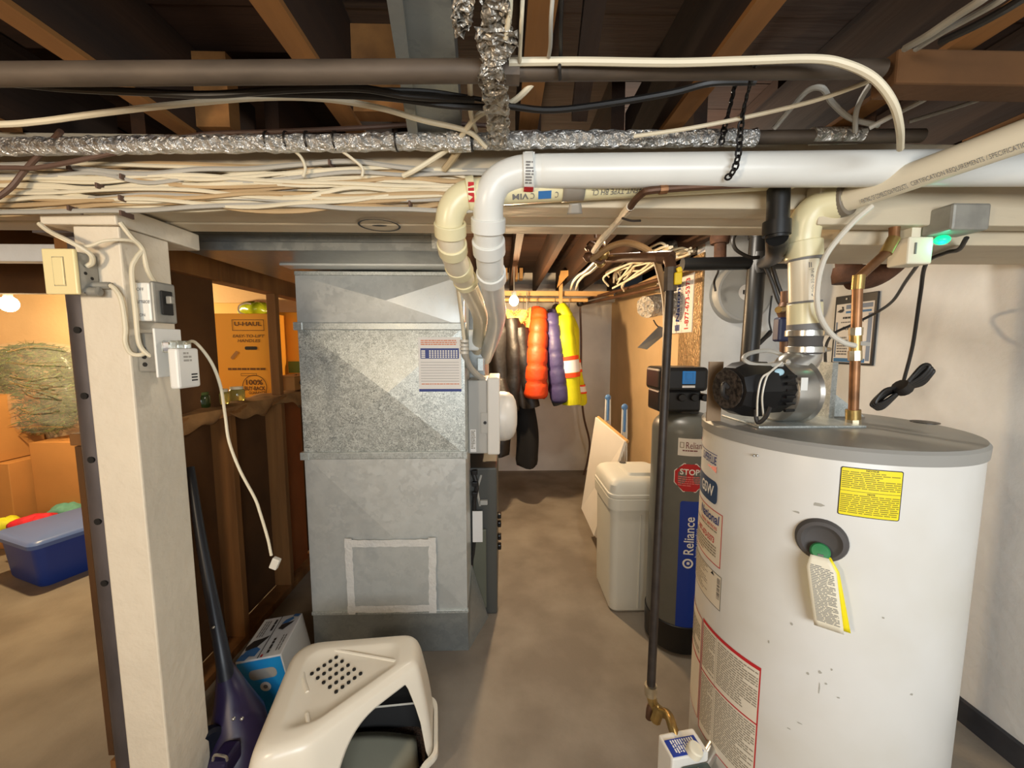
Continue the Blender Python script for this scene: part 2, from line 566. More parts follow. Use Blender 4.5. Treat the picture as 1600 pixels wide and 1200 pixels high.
def cyl_hit(px, py, cx, cy, R):
    d = ray(px, py)
    a = d.x ** 2 + d.y ** 2
    b = -2 * (d.x * cx + d.y * cy)
    c = cx * cx + cy * cy - R * R
    disc = max(b * b - 4 * a * c, 0)
    t = (-b - math.sqrt(disc)) / (2 * a)
    p = EYE + d * t
    h = math.atan2(p.y - cy, p.x - cx)
    return (h - 2 * PI if h > 0 else h), p.z


def patch(mb, mp, u0, u1, v0, v1, off=0.0006, r=0.0, n=12, mi=0):
    us = [u0 + (u1 - u0) * i / n for i in range(n + 1)]
    if r > 0:
        us = sorted(set([u0 + r * (1 - math.cos(PI / 2 * i / 4)) for i in range(5)] + [u1 - r * (1 - math.cos(PI / 2 * i / 4)) for i in range(5)] + [u for u in us if u0 + r < u < u1 - r]))
    vs = []
    for u in us:
        c = 0
        if r > 0:
            dd = max(u0 + r - u, u - (u1 - r), 0)
            c = r - math.sqrt(max(r * r - dd * dd, 0))
        vs.append(mp(u, v0 + c, off))
        vs.append(mp(u, v1 - c, off))
    fs = [(2 * i, 2 * i + 2, 2 * i + 3, 2 * i + 1) for i in range(len(us) - 1)]
    mb.add(vs, fs, mi)
    return mb


def border(mb, mp, u0, u1, v0, v1, t, off=0.001, n=12, mi=0, tt=None):
    tt = t if tt is None else tt
    patch(mb, mp, u0, u1, v1 - tt, v1, off, 0, n, mi)
    patch(mb, mp, u0, u1, v0, v0 + t, off, 0, n, mi)
    patch(mb, mp, u0, u0 + t, v0, v1, off, 0, 1, mi)
    patch(mb, mp, u1 - t, u1, v0, v1, off, 0, 1, mi)
    return mb


_TXT = {}


def text_geo(body, shear=0.0, bold=0.0):
    key = (body, shear, bold)
    if key in _TXT:
        return _TXT[key]
    cu = bpy.data.curves.new('lettering_curve', 'FONT')
    cu.body = body
    cu.shear = shear
    cu.offset = bold
    cu.resolution_u = 3
    ob = bpy.data.objects.new('lettering_curve', cu)
    COL.objects.link(ob)
    dg = bpy.context.evaluated_depsgraph_get()
    me = bpy.data.meshes.new_from_object(ob.evaluated_get(dg))
    vs = [(p.co.x, p.co.y) for p in me.vertices]
    fs = [tuple(p.vertices) for p in me.polygons]
    bpy.data.objects.remove(ob)
    bpy.data.curves.remove(cu)
    bpy.data.meshes.remove(me)
    x0 = min(p[0] for p in vs); x1 = max(p[0] for p in vs)
    y0 = min(p[1] for p in vs); y1 = max(p[1] for p in vs)
    vs = [((p[0] - x0) / (x1 - x0), (p[1] - y0) / (y1 - y0)) for p in vs]
    _TXT[key] = (vs, fs)
    return _TXT[key]


def text(mb, mp, body, u0, u1, v0, v1, off=0.0013, mi=0, shear=0.0, bold=0.0, rot=0):
    """lettering stretched to the box; rot 1: reads upward, 2: upside down"""
    vs, fs = text_geo(body, shear, bold)
    out = []
    for x, y in vs:
        if rot == 1:
            a, b = 1 - y, x
        elif rot == 2:
            a, b = 1 - x, 1 - y
        else:
            a, b = x, y
        out.append(mp(u0 + (u1 - u0) * a, v0 + (v1 - v0) * b, off))
    return mb.add(out, fs, mi)


def lines(mb, mp, u0, u1, v0, v1, pitch, off=0.0012, mi=0, fill=0.55, rnd=None, minw=0.006):
    """rows of small printed dashes standing for fine print too small to read"""
    rnd = rnd or random
    v = v1
    while v - pitch >= v0 - 1e-6:
        u = u0
        end = u1 - (u1 - u0) * (rnd.random() * 0.5 if rnd.random() < 0.25 else 0)
        while u < end - minw * 0.3:
            wd = min(rnd.uniform(minw, minw * 3.2), end - u)
            mb.add([mp(u, v - pitch * fill, off), mp(u + wd, v - pitch * fill, off), mp(u + wd, v, off), mp(u, v, off)], [(0, 1, 2, 3)], mi)
            u += wd + minw * 0.35
        v -= pitch
    return mb


def S(kind='structure'):
    return {'kind': kind}

# ================================================================== SETTING
BF, BB = 1.03, 1.275          # main beam: front and back depth
BZ0, BZ1 = 1.853, 2.018       # main beam: underside and top
WX = 1.85                     # wall beside the heater
CHX, CHY = 1.28, 2.5          # tan wall along the passage and its near corner
BACK = 4.6

o = MB().box((-4.3, -2.1, -0.12), (2.0, BACK + 0.1, 0)).build('floor', MAT['concrete'], smooth=False)
tag(o, 'bare stained grey brown concrete basement floor', 'floor', kind='structure')
def wall(name, lo, hi, mat, label, mb=None):
    o = (mb or MB().box(lo, hi)).build(name, mat, smooth=False)
    return tag(o, label, 'wall', kind='structure')
wall('wall_back', (-4.3, BACK, 0), (CHX, BACK + 0.1, 2.45), MAT['wall_back'], 'grey painted wall behind the hanging coats at the passage end')
wall('wall_passage', (CHX, CHY + 0.1, 0), (CHX + 0.1, BACK, 2.09), MAT['wall_tan'], 'tan wall along the passage beside the brine tank')
wall('wall_alcove', (CHX, CHY, 0), (WX, CHY + 0.1, 2.45), MAT['wall_white'], 'pale grey wall behind the black drain pipe')
wall('wall_right', (WX, -2.1, 0), (WX + 0.1, CHY + 0.1, 2.45), MAT['wall_white'], 'pale painted wall beside the water heater')
wall('wall_left', (-4.4, -2.1, 0), (-4.3, BACK, 2.45), MAT['wall_tan'], 'tan wall of the storage room')
wall('wall_front', (-4.3, -2.2, 0), (2.0, -2.1, 2.45), MAT['wall_grey'], 'grey wall opposite the heating equipment')
wall('wall_storage', (-4.3, 3.3, 0), (-1.62, 3.38, 2.3), MAT['wall_tan'], 'tan board wall behind the storage boxes')
o = MB().box((WX - 0.02, -2.1, 0), (WX, CHY, 0.09)).build('baseboard_right', MAT['dark_base'], smooth=False)
tag(o, 'dark painted strip along the foot of the pale wall', 'baseboard', kind='structure')

# ceiling: subfloor planks and joists are its parts
ceil_ = thing('ceiling', 'open ceiling of dark wooden subfloor planks and bare joists', 'ceiling', (0, 0, 2.2), kind='structure')
y = -2.1
k = 0
while y < BACK:
    wd = 0.137
    z = 2.215 if y < BF else 2.34
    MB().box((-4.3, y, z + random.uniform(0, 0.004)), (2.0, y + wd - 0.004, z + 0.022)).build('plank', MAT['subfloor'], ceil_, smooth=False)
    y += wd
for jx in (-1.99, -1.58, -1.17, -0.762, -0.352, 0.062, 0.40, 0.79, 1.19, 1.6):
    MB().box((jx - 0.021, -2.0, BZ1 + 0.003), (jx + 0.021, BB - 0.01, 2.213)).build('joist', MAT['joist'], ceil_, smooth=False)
    MB().box((jx - 0.022, -2.0, BZ1 - 0.008), (jx + 0.022, BF - 0.012, BZ1 + 0.002)).build('lit_underside_strip', MAT['strip'], ceil_, smooth=False)  # strip added so the joist bottom looks lit, by paler colour
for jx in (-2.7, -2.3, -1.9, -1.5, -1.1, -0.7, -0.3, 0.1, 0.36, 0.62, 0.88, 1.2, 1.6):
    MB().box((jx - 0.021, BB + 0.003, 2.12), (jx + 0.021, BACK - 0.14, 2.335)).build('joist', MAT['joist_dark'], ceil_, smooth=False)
# short block and blocking between joists seen above the gas pipe
MB().box((-0.352 + 0.022, 0.93, 2.02), (-0.18, 0.97, 2.2)).build('blocking', MAT['strip'], ceil_, smooth=False)
MB().box((-0.762 + 0.022, 1.02, 2.03), (-0.66, 1.06, 2.2)).build('blocking', MAT['strip'], ceil_, smooth=False)
a, b = P(905, 190, 0.92), P(935, -30, 0.62)
MB().obox(a, b - a, V((1, 0, 0)), V((0, 0, 1)), (0, 1), (-0.017, 0.017), (0, 0.03)).build('bridging', MAT['joist'], ceil_, smooth=False)
a, b = P(1290, 150, 0.95), P(1080, 190, 0.90)
MB().box((0.676, 0.70, 1.950), (1.83, 0.75, 2.006)).build('blocking', MAT['brown_board'], ceil_, smooth=False, bevel=.004)
# header over the passage end; yellowish light slots above it put in as pale blocks
MB().box((-1.6, BACK - 0.12, 2.0), (CHX, BACK - 0.02, 2.2)).build('header', MAT['wall_grey'], ceil_, smooth=False)
for q in range(6):
    xx = 0.02 + q * 0.055 + (0.1 if q > 3 else 0)
    MB().box((xx, BACK - 0.35, 2.21 + 0.01 * (q % 2)), (xx + 0.035, BACK - 0.2, 2.33)).build('light_slot_block', MAT['rail'], ceil_, smooth=False)

# main beam: three plies side by side, painted
beam = thing('ceiling_beam', 'cream painted wooden main beam carrying the cable run', 'beam', (0, 1.15, BZ0), kind='structure')
d3 = (BB - BF) / 3
for q in range(3):
    MB().box((-4.25, BF + d3 * q + 0.001, BZ0 + 0.004 * (q == 1)), (WX - 0.01, BF + d3 * (q + 1) - 0.001, BZ1)).build('ply', MAT['paint_beam'], beam, smooth=False, bevel=0.004)
c = PZ(593, 352, BZ0)
mp = plane_map(c, (1, 0, 0), (0, -1, 0))
mb = MB()
for (r0, r1) in ((0.060, 0.054), (0.022, 0.0)):
    n = 28
    vs = []
    for i in range(n):
        aa = 2 * PI * i / n
        s = 0.35 if r1 == 0 else 1
        vs.append(V((c.x + r0 * math.cos(aa), c.y + r0 * s * math.sin(aa), BZ0 - 0.0012)))
        vs.append(V((c.x + r1 * math.cos(aa), c.y + r1 * s * math.sin(aa), BZ0 - 0.0012)))
    mb.add(vs, [(2 * i, 2 * i + 1, 2 * ((i + 1) % n) + 1, 2 * ((i + 1) % n)) for i in range(n)])
mb.build('drawn_circle', MAT['print_black'], beam, smooth=False, kind='stuff')
# ledger strips on the beam near the heater, and a pale board and brown header beyond it in the storage room
a = PZ(1205, 345, 1.84)
MB().box((0.78, BF - 0.05, 1.80), (WX - 0.012, BF - 0.004, 1.90)).build('ledger', MAT['paint_beam'], beam, smooth=False, bevel=0.004)
MB().box((1.0, BF - 0.075, 1.905), (WX - 0.012, BF - 0.003, 1.935)).build('ledger', MAT['paint_beam'], beam, smooth=False, bevel=0.003)
MB().box((0.9, BF + 0.02, 1.77), (WX - 0.012, BB + 0.02, 1.85)).build('ledger', MAT['paint_beam'], beam, smooth=False, bevel=0.004)
o = MB().box((-4.25, 1.34, 1.775), (-1.30, 1.38, 1.83)).build('trim_storage', MAT['wall_white'], smooth=False, bevel=0.003)
tag(o, 'white painted board under the storage room ceiling', 'trim', kind='structure')
o = MB().box((-4.25, 1.9, 1.745), (-1.45, 1.94, 2.12)).build('trim_header', MAT['brown_board'], smooth=False)
tag(o, 'brown header board over the storage room opening', 'trim', kind='structure')

# support post with cap block
post = thing('support_post', 'cream painted square timber post under the main beam', 'post', (-1.03, 1.1, 0), kind='structure')
pr = P(208, 600, BF).x
pw, pdp = 0.112, 0.147
MB().box((pr - pw, BF, 0), (pr, BF + pdp, BZ0 - 0.055)).build('shaft', MAT['paint'], post, smooth=False, bevel=0.004)
x0, x1 = P(60, 358, BF - 0.01).x, P(180, 358, BF - 0.01).x
MB().box((x0, BF - 0.006, BZ0 - 0.053), (x1, BB + 0.02, BZ0 - 0.003)).build('cap_block', MAT['paint'], post, smooth=False, bevel=0.004)

# steel jack post beside it
jp = thing('jack_post', 'dark steel jack post with round pin holes against the timber post', 'post', (P(150, 600, 1.16).x, 1.16, 0))
xj = P(128, 600, 1.13).x
MB().cyl((xj, 1.16, 0), (xj, 1.16, 1.72), 0.036, n=24).build('tube', MAT['steel_dark'], jp)
mb = MB().cyl((xj, 1.16, 1.60), (xj, 1.16, 1.80), 0.022, n=16)
mb.build('screw', MAT['steel_dark'], jp)
MB().box((xj - 0.055, 1.10, 1.80), (xj + 0.055, 1.22, 1.806)).build('top_plate', MAT['steel_dark'], jp, smooth=False)
for zz in (1.545, 1.36, 1.175, 0.99, 0.80):
    mb = MB().cyl((xj + 0.008, 1.16 - 0.0365, zz), (xj + 0.008, 1.16 - 0.030, zz), 0.0095, n=14)
    mb.build('pin_hole', MAT['dark_void'], jp)

# stud partition between the passage and the storage room
SX = -1.30
part = thing('wall_partition', 'open stud partition with torn brown paper backing', 'wall', (SX, 1.9, 0), kind='structure')
def stud(y0, z0, z1, dp=0.09, t=0.04, name='stud', mat='stud'):
    return MB().box((SX - dp, y0, z0), (SX, y0 + t, z1)).build(name, MAT[mat], part, smooth=False, bevel=0.003)
MB().box((SX - 0.09, 1.28, 0), (SX, 3.2, 0.04)).build('bottom_plate', MAT['stud'], part, smooth=False)
stud(1.87, 0.04, 1.17, 0.13)
stud(2.30, 0.04, 1.17, 0.10)
stud(2.30, 1.215, 1.80, 0.05)
stud(2.72, 0.04, 1.17)
stud(1.42, 0.04, 1.17)
MB().box((SX - 0.115, 1.30, 0.04), (SX - 0.095, 2.36, 1.17)).build('backing_board', MAT['brown_board'], part, smooth=False)
MB().box((SX - 0.075, 2.345, 0.04), (SX - 0.055, 2.62, 1.17)).build('backing_board', MAT['orange_board'], part, smooth=False)
MB().box((SX - 0.115, 2.62, 0.04), (SX - 0.095, 3.2, 1.17)).build('backing_board', MAT['brown_board'], part, smooth=False)
MB().box((SX - 0.13, 1.30, 1.172), (SX + 0.02, 3.2, 1.212)).build('top_plate', MAT['stud'], part, smooth=False, bevel=0.003)
# torn paper wrapped over the plate
def torn(u, v):
    yy = 1.33 + u * 1.35
    drop = 0.03 + 0.05 * abs(math.sin(u * 9.0)) * (0.4 + u) + 0.012 * math.sin(u * 47)
    if v < 0.5:
        return V((SX - 0.12 + 0.145 * (v * 2), yy, 1.218 + 0.006 * math.sin(u * 37 + v * 9)))
    t = (v - 0.5) * 2
    return V((SX + 0.027 + 0.012 * math.sin(u * 23 + t * 3), yy, 1.216 - t * drop))
MB().grid(torn, 60, 8).build('paper_wrap', M('torn_brown_paper', rgb(150, 110, 66), 0.85, var=0.2, scale=14, bump=0.6, bscale=20), part, solid=0.003)
# dark panel by the timber post and the header
MB().box((SX - 0.06, 1.33, 1.215), (SX - 0.04, 1.875, 1.80)).build('panel', MAT['brown_board'], part, smooth=False)
MB().box((SX - 0.09, 1.28, 1.80), (SX, 3.2, 1.90)).build('header', MAT['stud'], part, smooth=False, bevel=0.004)
MB().box((SX - 0.09, 1.28, 1.905), (SX - 0.02, 3.2, 2.11)).build('header', MAT['brown_board'], part, smooth=False)

# ================================================================== DUCTS AND FURNACE
PY = 1.8
pl, prt = P(478, 760, PY).x, P(728, 760, PY).x
zt = lambda py, y=PY: P(600, py, y).z
duct = thing('return_air_duct', 'tall galvanized return air duct standing in front of the furnace', 'duct', ((pl + prt) / 2, PY + 0.12, 0))
PD = 0.26
def section(z0, z1, mat, inset=0.0, bulge=0.010, name='duct_section', cross=True, x0=None, x1=None):
    """sheet metal section with a raised cross break on its face"""
    a0, a1 = (pl if x0 is None else x0) + inset, (prt if x1 is None else x1) - inset
    mb = MB()
    c = V(((a0 + a1) / 2 + (0.03 if cross else 0), PY - bulge, (z0 + z1) / 2))
    q = [V((a0, PY, z0)), V((a1, PY, z0)), V((a1, PY, z1)), V((a0, PY, z1))]
    b = [V((a0, PY + PD, z0)), V((a1, PY + PD, z0)), V((a1, PY + PD, z1)), V((a0, PY + PD, z1))]
    mb.add(q + b + [c], [(0, 1, 8), (1, 2, 8), (2, 3, 8), (3, 0, 8), (1, 5, 6, 2), (5, 4, 7, 6), (4, 0, 3, 7), (3, 2, 6, 7), (0, 4, 5, 1)])
    return mb.build(name, mat, duct, smooth=False)
zA, zB, zC, zD, zE = zt(430), zt(510), zt(711), zt(955), 0.0
section(zB, zA, MAT['galv'], bulge=0.022)
section(zC, zB, MAT['galv_spangle'], bulge=0.03)
section(zD, zC, MAT['galv'], bulge=0.022)
# flared boot at the bottom
mb = MB()
xb = P(763, 1000, 2.02).x
z3 = zD - 0.01
mb.hexa([V((pl, PY + 0.004, 0)), V((prt + 0.004, PY + 0.004, 0)), V((xb, 2.04, 0)), V((pl, 2.04, 0)),
         V((pl, PY + 0.004, z3)), V((prt, PY + 0.004, z3)), V((prt + 0.005, 2.04, z3 + 0.1)), V((pl, 2.04, z3 + 0.1))])
mb.build('boot', MAT['galv_dark'], duct, smooth=False)
for zz in (zB, zC):
    MB().box((pl - 0.004, PY - 0.012, zz - 0.017), (prt + 0.004, PY + 0.01, zz + 0.017)).build('drive_cleat', MAT['galv_band'], duct, smooth=False, bevel=0.004)
    for xx in (pl, prt):
        MB().box((xx - 0.012, PY - 0.016, zz - 0.018), (xx + 0.02 * (xx < -0.5) + 0.008, PY + 0.03, zz + 0.018)).build('cleat_tab', MAT['galv_band'], duct, smooth=False, bevel=0.002)
MB().box((pl - 0.002, PY - 0.008, zD - 0.012), (prt + 0.006, PY + 0.01, zD + 0.006)).build('drive_cleat', MAT['galv_band'], duct, smooth=False, bevel=0.003)
MB().box((pl + 0.0, PY - 0.008, zA - 0.003), (prt, PY + 0.01, zA + 0.016)).build('drive_cleat', MAT['galv_band'], duct, smooth=False, bevel=0.003)
# access hatch, its seams covered with foil tape
c0, c1 = P(556, 948, PY), P(672, 842, PY)
MB().box((c0.x, PY - 0.0245, c0.z), (c1.x, PY - 0.004, c1.z)).build('access_hatch', MAT['galv'], duct, smooth=False, bevel=0.002)
def tape(x0, z0, x1, z1, wd):
    n = 18
    d = V((x1 - x0, 0, z1 - z0)); L = d.length; d.normalize(); s = V((-d.z, 0, d.x))
    def fn(u, v):
        return V((x0, PY - 0.026 - random.uniform(0, 0.003), z0)) + d * (L * u) + s * ((v - 0.5) * wd * (1 + random.uniform(-0.12, 0.12)))
    MB().grid(fn, n, 3).build('tape_strip', MAT['foil_tape'], duct, smooth=True, sharp=80)
tape(c0.x - 0.03, c0.z + 0.005, c1.x + 0.03, c0.z + 0.005, 0.035)
tape(c0.x - 0.03, c1.z - 0.005, c1.x + 0.03, c1.z - 0.005, 0.035)
tape(c0.x - 0.008, c0.z - 0.02, c0.x - 0.014, c1.z + 0.02, 0.035)
tape(c1.x + 0.010, c0.z - 0.02, c1.x + 0.016, c1.z + 0.02, 0.035)

# trunk duct overhead
td = thing('trunk_duct', 'flat galvanized trunk duct under the ceiling above the tall return duct', 'duct', (-0.8, 1.9, 1.84))
tx0, tx1 = P(283, 400, 1.47).x, P(690, 400, 1.47).x
MB().box((tx0, 1.47, 1.846), (tx1, 2.35, 2.08)).build('duct_body', MAT['galv_dark'], td, smooth=False, bevel=0.004)
MB().box((tx0 - 0.006, 1.462, 1.842), (tx1 + 0.004, 1.475, 1.875)).build('seam', MAT['galv_dark'], td, smooth=False, bevel=0.004)
MB().box((tx0 - 0.006, 1.462, 1.90), (tx1 + 0.004, 1.472, 1.91)).build('seam', MAT['galv_dark'], td, smooth=False, bevel=0.002)
MB().box((tx1 - 0.035, 1.458, 1.85), (tx1 + 0.006, 1.50, 1.95)).build('end_flange', MAT['galv_band'], td, smooth=False, bevel=0.003)
MB().box((pl - 0.01, 1.70, 1.838), (prt + 0.01, 1.79, 1.847)).build('collar', MAT['galv'], td, smooth=False)

# grey duct running up between joists
a0, a1, a2, a3 = P(640, 215, 0.97), P(722, 215, 0.97), P(600, -40, 0.58), P(702, -40, 0.58)
gd = thing('joist_duct', 'dull grey sheet metal duct running between the joists', 'duct', (a0 + a1) / 2)
up = V((0, 0, 0.08))
MB().hexa([a2, a3, a1, a0, a2 + up, a3 + up, a1 + up, a0 + up]).build('duct_body', MAT['galv_dark'], gd, smooth=False)
e = V((0.018, 0, -0.012))
MB().hexa([a2, a2 + V((0.022, 0, 0)), a0 + V((0.022, 0, 0)), a0, a2 + V((0, 0, -.014)), a2 + V((.022, 0, -.014)), a0 + V((.022, 0, -.014)), a0 + V((0, 0, -.014))][4:] +
          [a2, a2 + V((0.022, 0, 0)), a0 + V((0.022, 0, 0)), a0]).build('flange', MAT['galv_dark'], gd, smooth=False)

# service notice taped on the tall duct
n0, n1 = P(655, 612, PY - 0.02), P(720, 527, PY - 0.02)
W, H = n1.x - n0.x, n1.z - n0.z
nt_ = thing('service_notice', 'white printed service record sheet taped on the tall return duct', 'notice', (n0.x + W / 2, PY - 0.02, n0.z))
mp = plane_map(V((n0.x, PY - 0.019, n0.z)), (1, 0, 0), (0, 0, 1))
mb = MB(); mb.obox(V((n0.x, PY - 0.017, n0.z)), (1, 0, 0), (0, 0, 1), (0, -1, 0), (0, W), (0, H), (0, 0.002)); sheet_ = mb.build('sheet', MAT['paper'], nt_, smooth=False)
mb = MB()
patch(mb, mp, 0.0, W, 0.0, H * 0.05, mi=0)
patch(mb, mp, W * 0.05, W * 0.95, H * 0.61, H * 0.80, mi=0)
for i in range(12):
    for j in range(4):
        u = W * (0.19 + i * 0.0625) if i else W * 0.07
        patch(mb, mp, u, u + W * (0.04 if i else 0.09), H * (0.625 + j * 0.037), H * (0.652 + j * 0.037), 0.0012, mi=1)
for j in range(8):
    patch(mb, mp, W * 0.05, W * 0.95, H * (0.19 + j * 0.05), H * (0.196 + j * 0.05), mi=2)
lines(mb, mp, W * 0.06, W * 0.9, H * 0.84, H * 0.95, H * 0.035, mi=3)
lines(mb, mp, W * 0.06, W * 0.95, H * 0.12, H * 0.15, H * 0.03, mi=3)
mb.build('print', [MAT['print_blue'], MAT['paper'], MAT['print_grey'], MAT['print_orange']], sheet_, smooth=False, kind='stuff')

# supply plenum and furnace
sp = thing('supply_plenum', 'grey sheet metal supply plenum on top of the furnace', 'duct', (-0.5, 2.5, 0.92))
sx1 = P(757, 540, 2.14).x
MB().box((-0.85, 2.14, 0.92), (sx1, 2.78, 1.842)).build('plenum_body', MAT['galv_dark'], sp, smooth=False)
fu = thing('furnace', 'slate grey gas furnace behind the tall return duct', 'furnace', (-0.45, 2.45, 0))
fx = P(777, 850, 2.1).x
ft = P(777, 728, 2.1).z
MB().box((-0.88, 2.065, 0.0), (fx, 2.78, ft)).build('cabinet', MAT['furnace'], fu, smooth=False, bevel=0.008)
MB().box((prt + 0.01, 2.045, 0.05), (fx - 0.06, 2.063, ft - 0.34)).build('access_panel', MAT['furnace_olive'], fu, smooth=False, bevel=0.004)
for py in (805, 818, 838, 853):
    q = P(782, py, 2.25)
    MB().box((fx, q.y - 0.02, q.z - 0.016), (fx + 0.022, q.y + 0.02, q.z + 0.016)).build('latch', MAT['black_plastic'], fu, smooth=False, bevel=0.006)
q = [P(738, 735, 2.06), P(745, 760, 2.05), P(741, 785, 2.05), P(742, 830, 2.05), P(738, 895, 2.06)]
MB().tube(q, 0.012, 10).build('wire_loom', MAT['cable_black'], fu)
q = [P(752, 742, 2.07), P(746, 765, 2.06), P(750, 790, 2.07)]
MB().tube(q, 0.007, 8).build('wire_loom', MAT['cable_grey'], fu)
for py in (738, 756, 772):
    q = P(742, py, 2.035); MB().box(q - V((.014, .012, .012)), q + V((.014, .012, .012))).build('connector', MAT['black_plastic'], fu, smooth=False, bevel=0.003)
q0, q1 = P(739, 845, 2.05), P(754, 797, 2.05)
MB().box((q0.x, 2.035, q0.z), (q1.x, 2.038, q1.z)).build('paper_tag', MAT['paper'], fu, smooth=False)
q = P(756, 785, 2.05); MB().box(q - V((.02, .01, .012)), q + V((.02, .012, .012))).build('valve', MAT['cover_grey'], fu, smooth=False, bevel=0.003)

# humidifier on the plenum
hu = thing('furnace_humidifier', 'white drum humidifier with a round domed cover beside the tall return duct', 'humidifier', P(757, 710, 2.0))
h0, h1, h2 = P(732, 709, 1.95), P(761, 594, 1.95), P(781, 709, 1.95)
MB().box((h0.x, 1.95, h0.z), (h1.x, 2.28, h1.z)).build('housing', MAT['cover_grey'], hu, smooth=False, bevel=0.006)
MB().box((h1.x, 1.945, h0.z - 0.006), (h2.x, 2.285, h1.z + 0.012)).build('cover', MAT['cover_white'], hu, smooth=False, bevel=0.008)
dc = P(786, 650, 2.1)
prof = [(0.135, 0.0), (0.134, 0.03), (0.128, 0.055), (0.112, 0.075), (0.085, 0.088), (0.05, 0.095), (0.001, 0.097)]
MB().lathe(prof, (h2.x - 0.003, 2.10, dc.z), (1, 0, 0), 32).build('drum_dome', MAT['cover_white'], hu)
q = P(758, 660, 1.95)
MB().box((q.x - 0.022, 1.944, q.z - 0.055), (q.x + 0.012, 1.951, q.z + 0.05)).build('damper_plate', MAT['cover_grey'], hu, smooth=False, bevel=0.002)
MB().cyl((q.x, 1.946, q.z), (q.x, 1.938, q.z), 0.008, n=12).build('damper_knob', MAT['black_plastic'], hu)
a, b = P(735, 706, 1.949), P(744, 671, 1.949)
mp = plane_map((a.x, 1.949, a.z), (1, 0, 0), (0, 0, 1))
mb = MB(); patch(mb, mp, 0, b.x - a.x, 0, b.z - a.z, 0.001); lines(mb, mp, 0.004, b.x - a.x - .004, .006, b.z - a.z - .006, .008, .002, 1)
mb.build('rating_label', [MAT['paper'], MAT['fine_print']], hu, smooth=False, kind='stuff')
# control box, flexible conduit and low voltage fitting above it
cb = thing('control_box', 'small white control box mounted on the plenum above the humidifier', 'control box', P(735, 548, 2.05))
a, b = P(729, 548, 2.06), P(748, 515, 2.06)
MB().box((a.x, 2.06, a.z), (b.x, 2.14, b.z)).build('case', MAT['white_plastic'], cb, smooth=False, bevel=0.008)
MB().box((b.x, 2.07, a.z + 0.01), (b.x + 0.012, 2.13, b.z - 0.01)).build('case_side', MAT['cover_grey'], cb, smooth=False)
co = thing('flexible_conduit', 'grey flexible conduit looping down into the humidifier', 'conduit', P(735, 585, 1.95))
cp = [P(714, 425, 1.78), P(716, 455, 1.775), P(722, 500, 1.775), P(726, 535, 1.77), P(727, 556, 1.80), P(735, 575, 1.88), P(748, 588, 1.96), P(755, 592, 1.99)]
MB().tube(cp[:4], 0.008, 8).build('wire', MAT['cable_white'], co)
MB().tube(cp[3:], 0.016, 10).build('hose', MAT['cable_grey'], co)
for py in (533, 539, 545, 551):
    q = P(725.5, py, 1.775)
    MB().cyl(q + V((0, 0, 0.006)), q - V((0, 0, 0.006)), 0.019, n=12).build('coupling', MAT['cable_clear'], co)
q = P(752, 570, 2.0)
MB().box(q - V((.018, .02, .03)), q + V((.012, .02, .035))).build('bracket', MAT['galv_band'], co, smooth=False, bevel=0.002)

# ================================================================== VENT AND INTAKE PIPES OF THE FURNACE
def pvc_run(name, label, path, r, mat, collars, k=8, group=None):
    t = thing(name, label, 'pipe', path[0])
    MB().tube(path, r, 20, k=k).build('pipe', mat, t)
    for (a, b, rr) in collars:
        MB().pipe(a, b, rr, r * 0.98, 24).build('coupling', mat, t, bevel=0.002)
    return t
rm = 0.037
A = P(1980, 259, 0.80); B = P(840, 268, 0.96)
dirx = (B - A).normalized()
main = pvc_run('intake_pipe', 'thick white plastic pipe along the beam with a wide elbow dropping behind it', [A, P(1600, 262, 0.86), P(1200, 265, .915), A.lerp(B, 0.95), P(845, 268, 0.96), P(808, 271, 0.965), P(778, 285, 0.97), P(764, 312, 0.98), P(763, 345, 1.0)],
               rm, MAT['pvc'], [(P(834, 269, 0.96), P(818, 270, 0.962), rm + 0.006), (P(763, 340, 0.998), P(763, 362, 1.015), rm + 0.006)])
q = [P(763, 350, 1.005), P(763, 378, 1.04), P(765, 402, 1.08), P(767, 430, 1.15), P(772, 465, 1.36), P(776, 495, 1.62), P(770, 525, 1.9), P(758, 560, 2.25)]
MB().tube(q, rm, 20, k=6).build('pipe', MAT['pvc'], main)
MB().pipe(P(763, 375, 1.035), P(764.5, 395, 1.065), rm + 0.006, rm * .98, 24).build('coupling', MAT['pvc'], main, bevel=0.002)
MB().pipe(P(767, 424, 1.125), P(769, 436, 1.16), rm + 0.005, rm * .98, 24).build('coupling', MAT['pvc'], main, bevel=0.002)
mp = tube_map(P(826, 269.5, 0.961) , (1, 0, -0.02), rm + 0.006, (-0.05, -1, -0.35))
mb = MB(); patch(mb, mp, -0.011, 0.011, -0.005, 0.052, 0.0006, n=2, mi=0)
patch(mb, mp, -0.011, 0.011, -0.052, -0.034, 0.0012, n=2, mi=2)
mb2 = MB()
mb3 = MB(); lines(mb, mp, -0.009, 0.009, -0.03, 0.02, 0.006, 0.0016, 1)
mb.build('sticker', [MAT['pvc'], MAT['print_grey'], MAT['print_red']], main, smooth=False, kind='stuff')

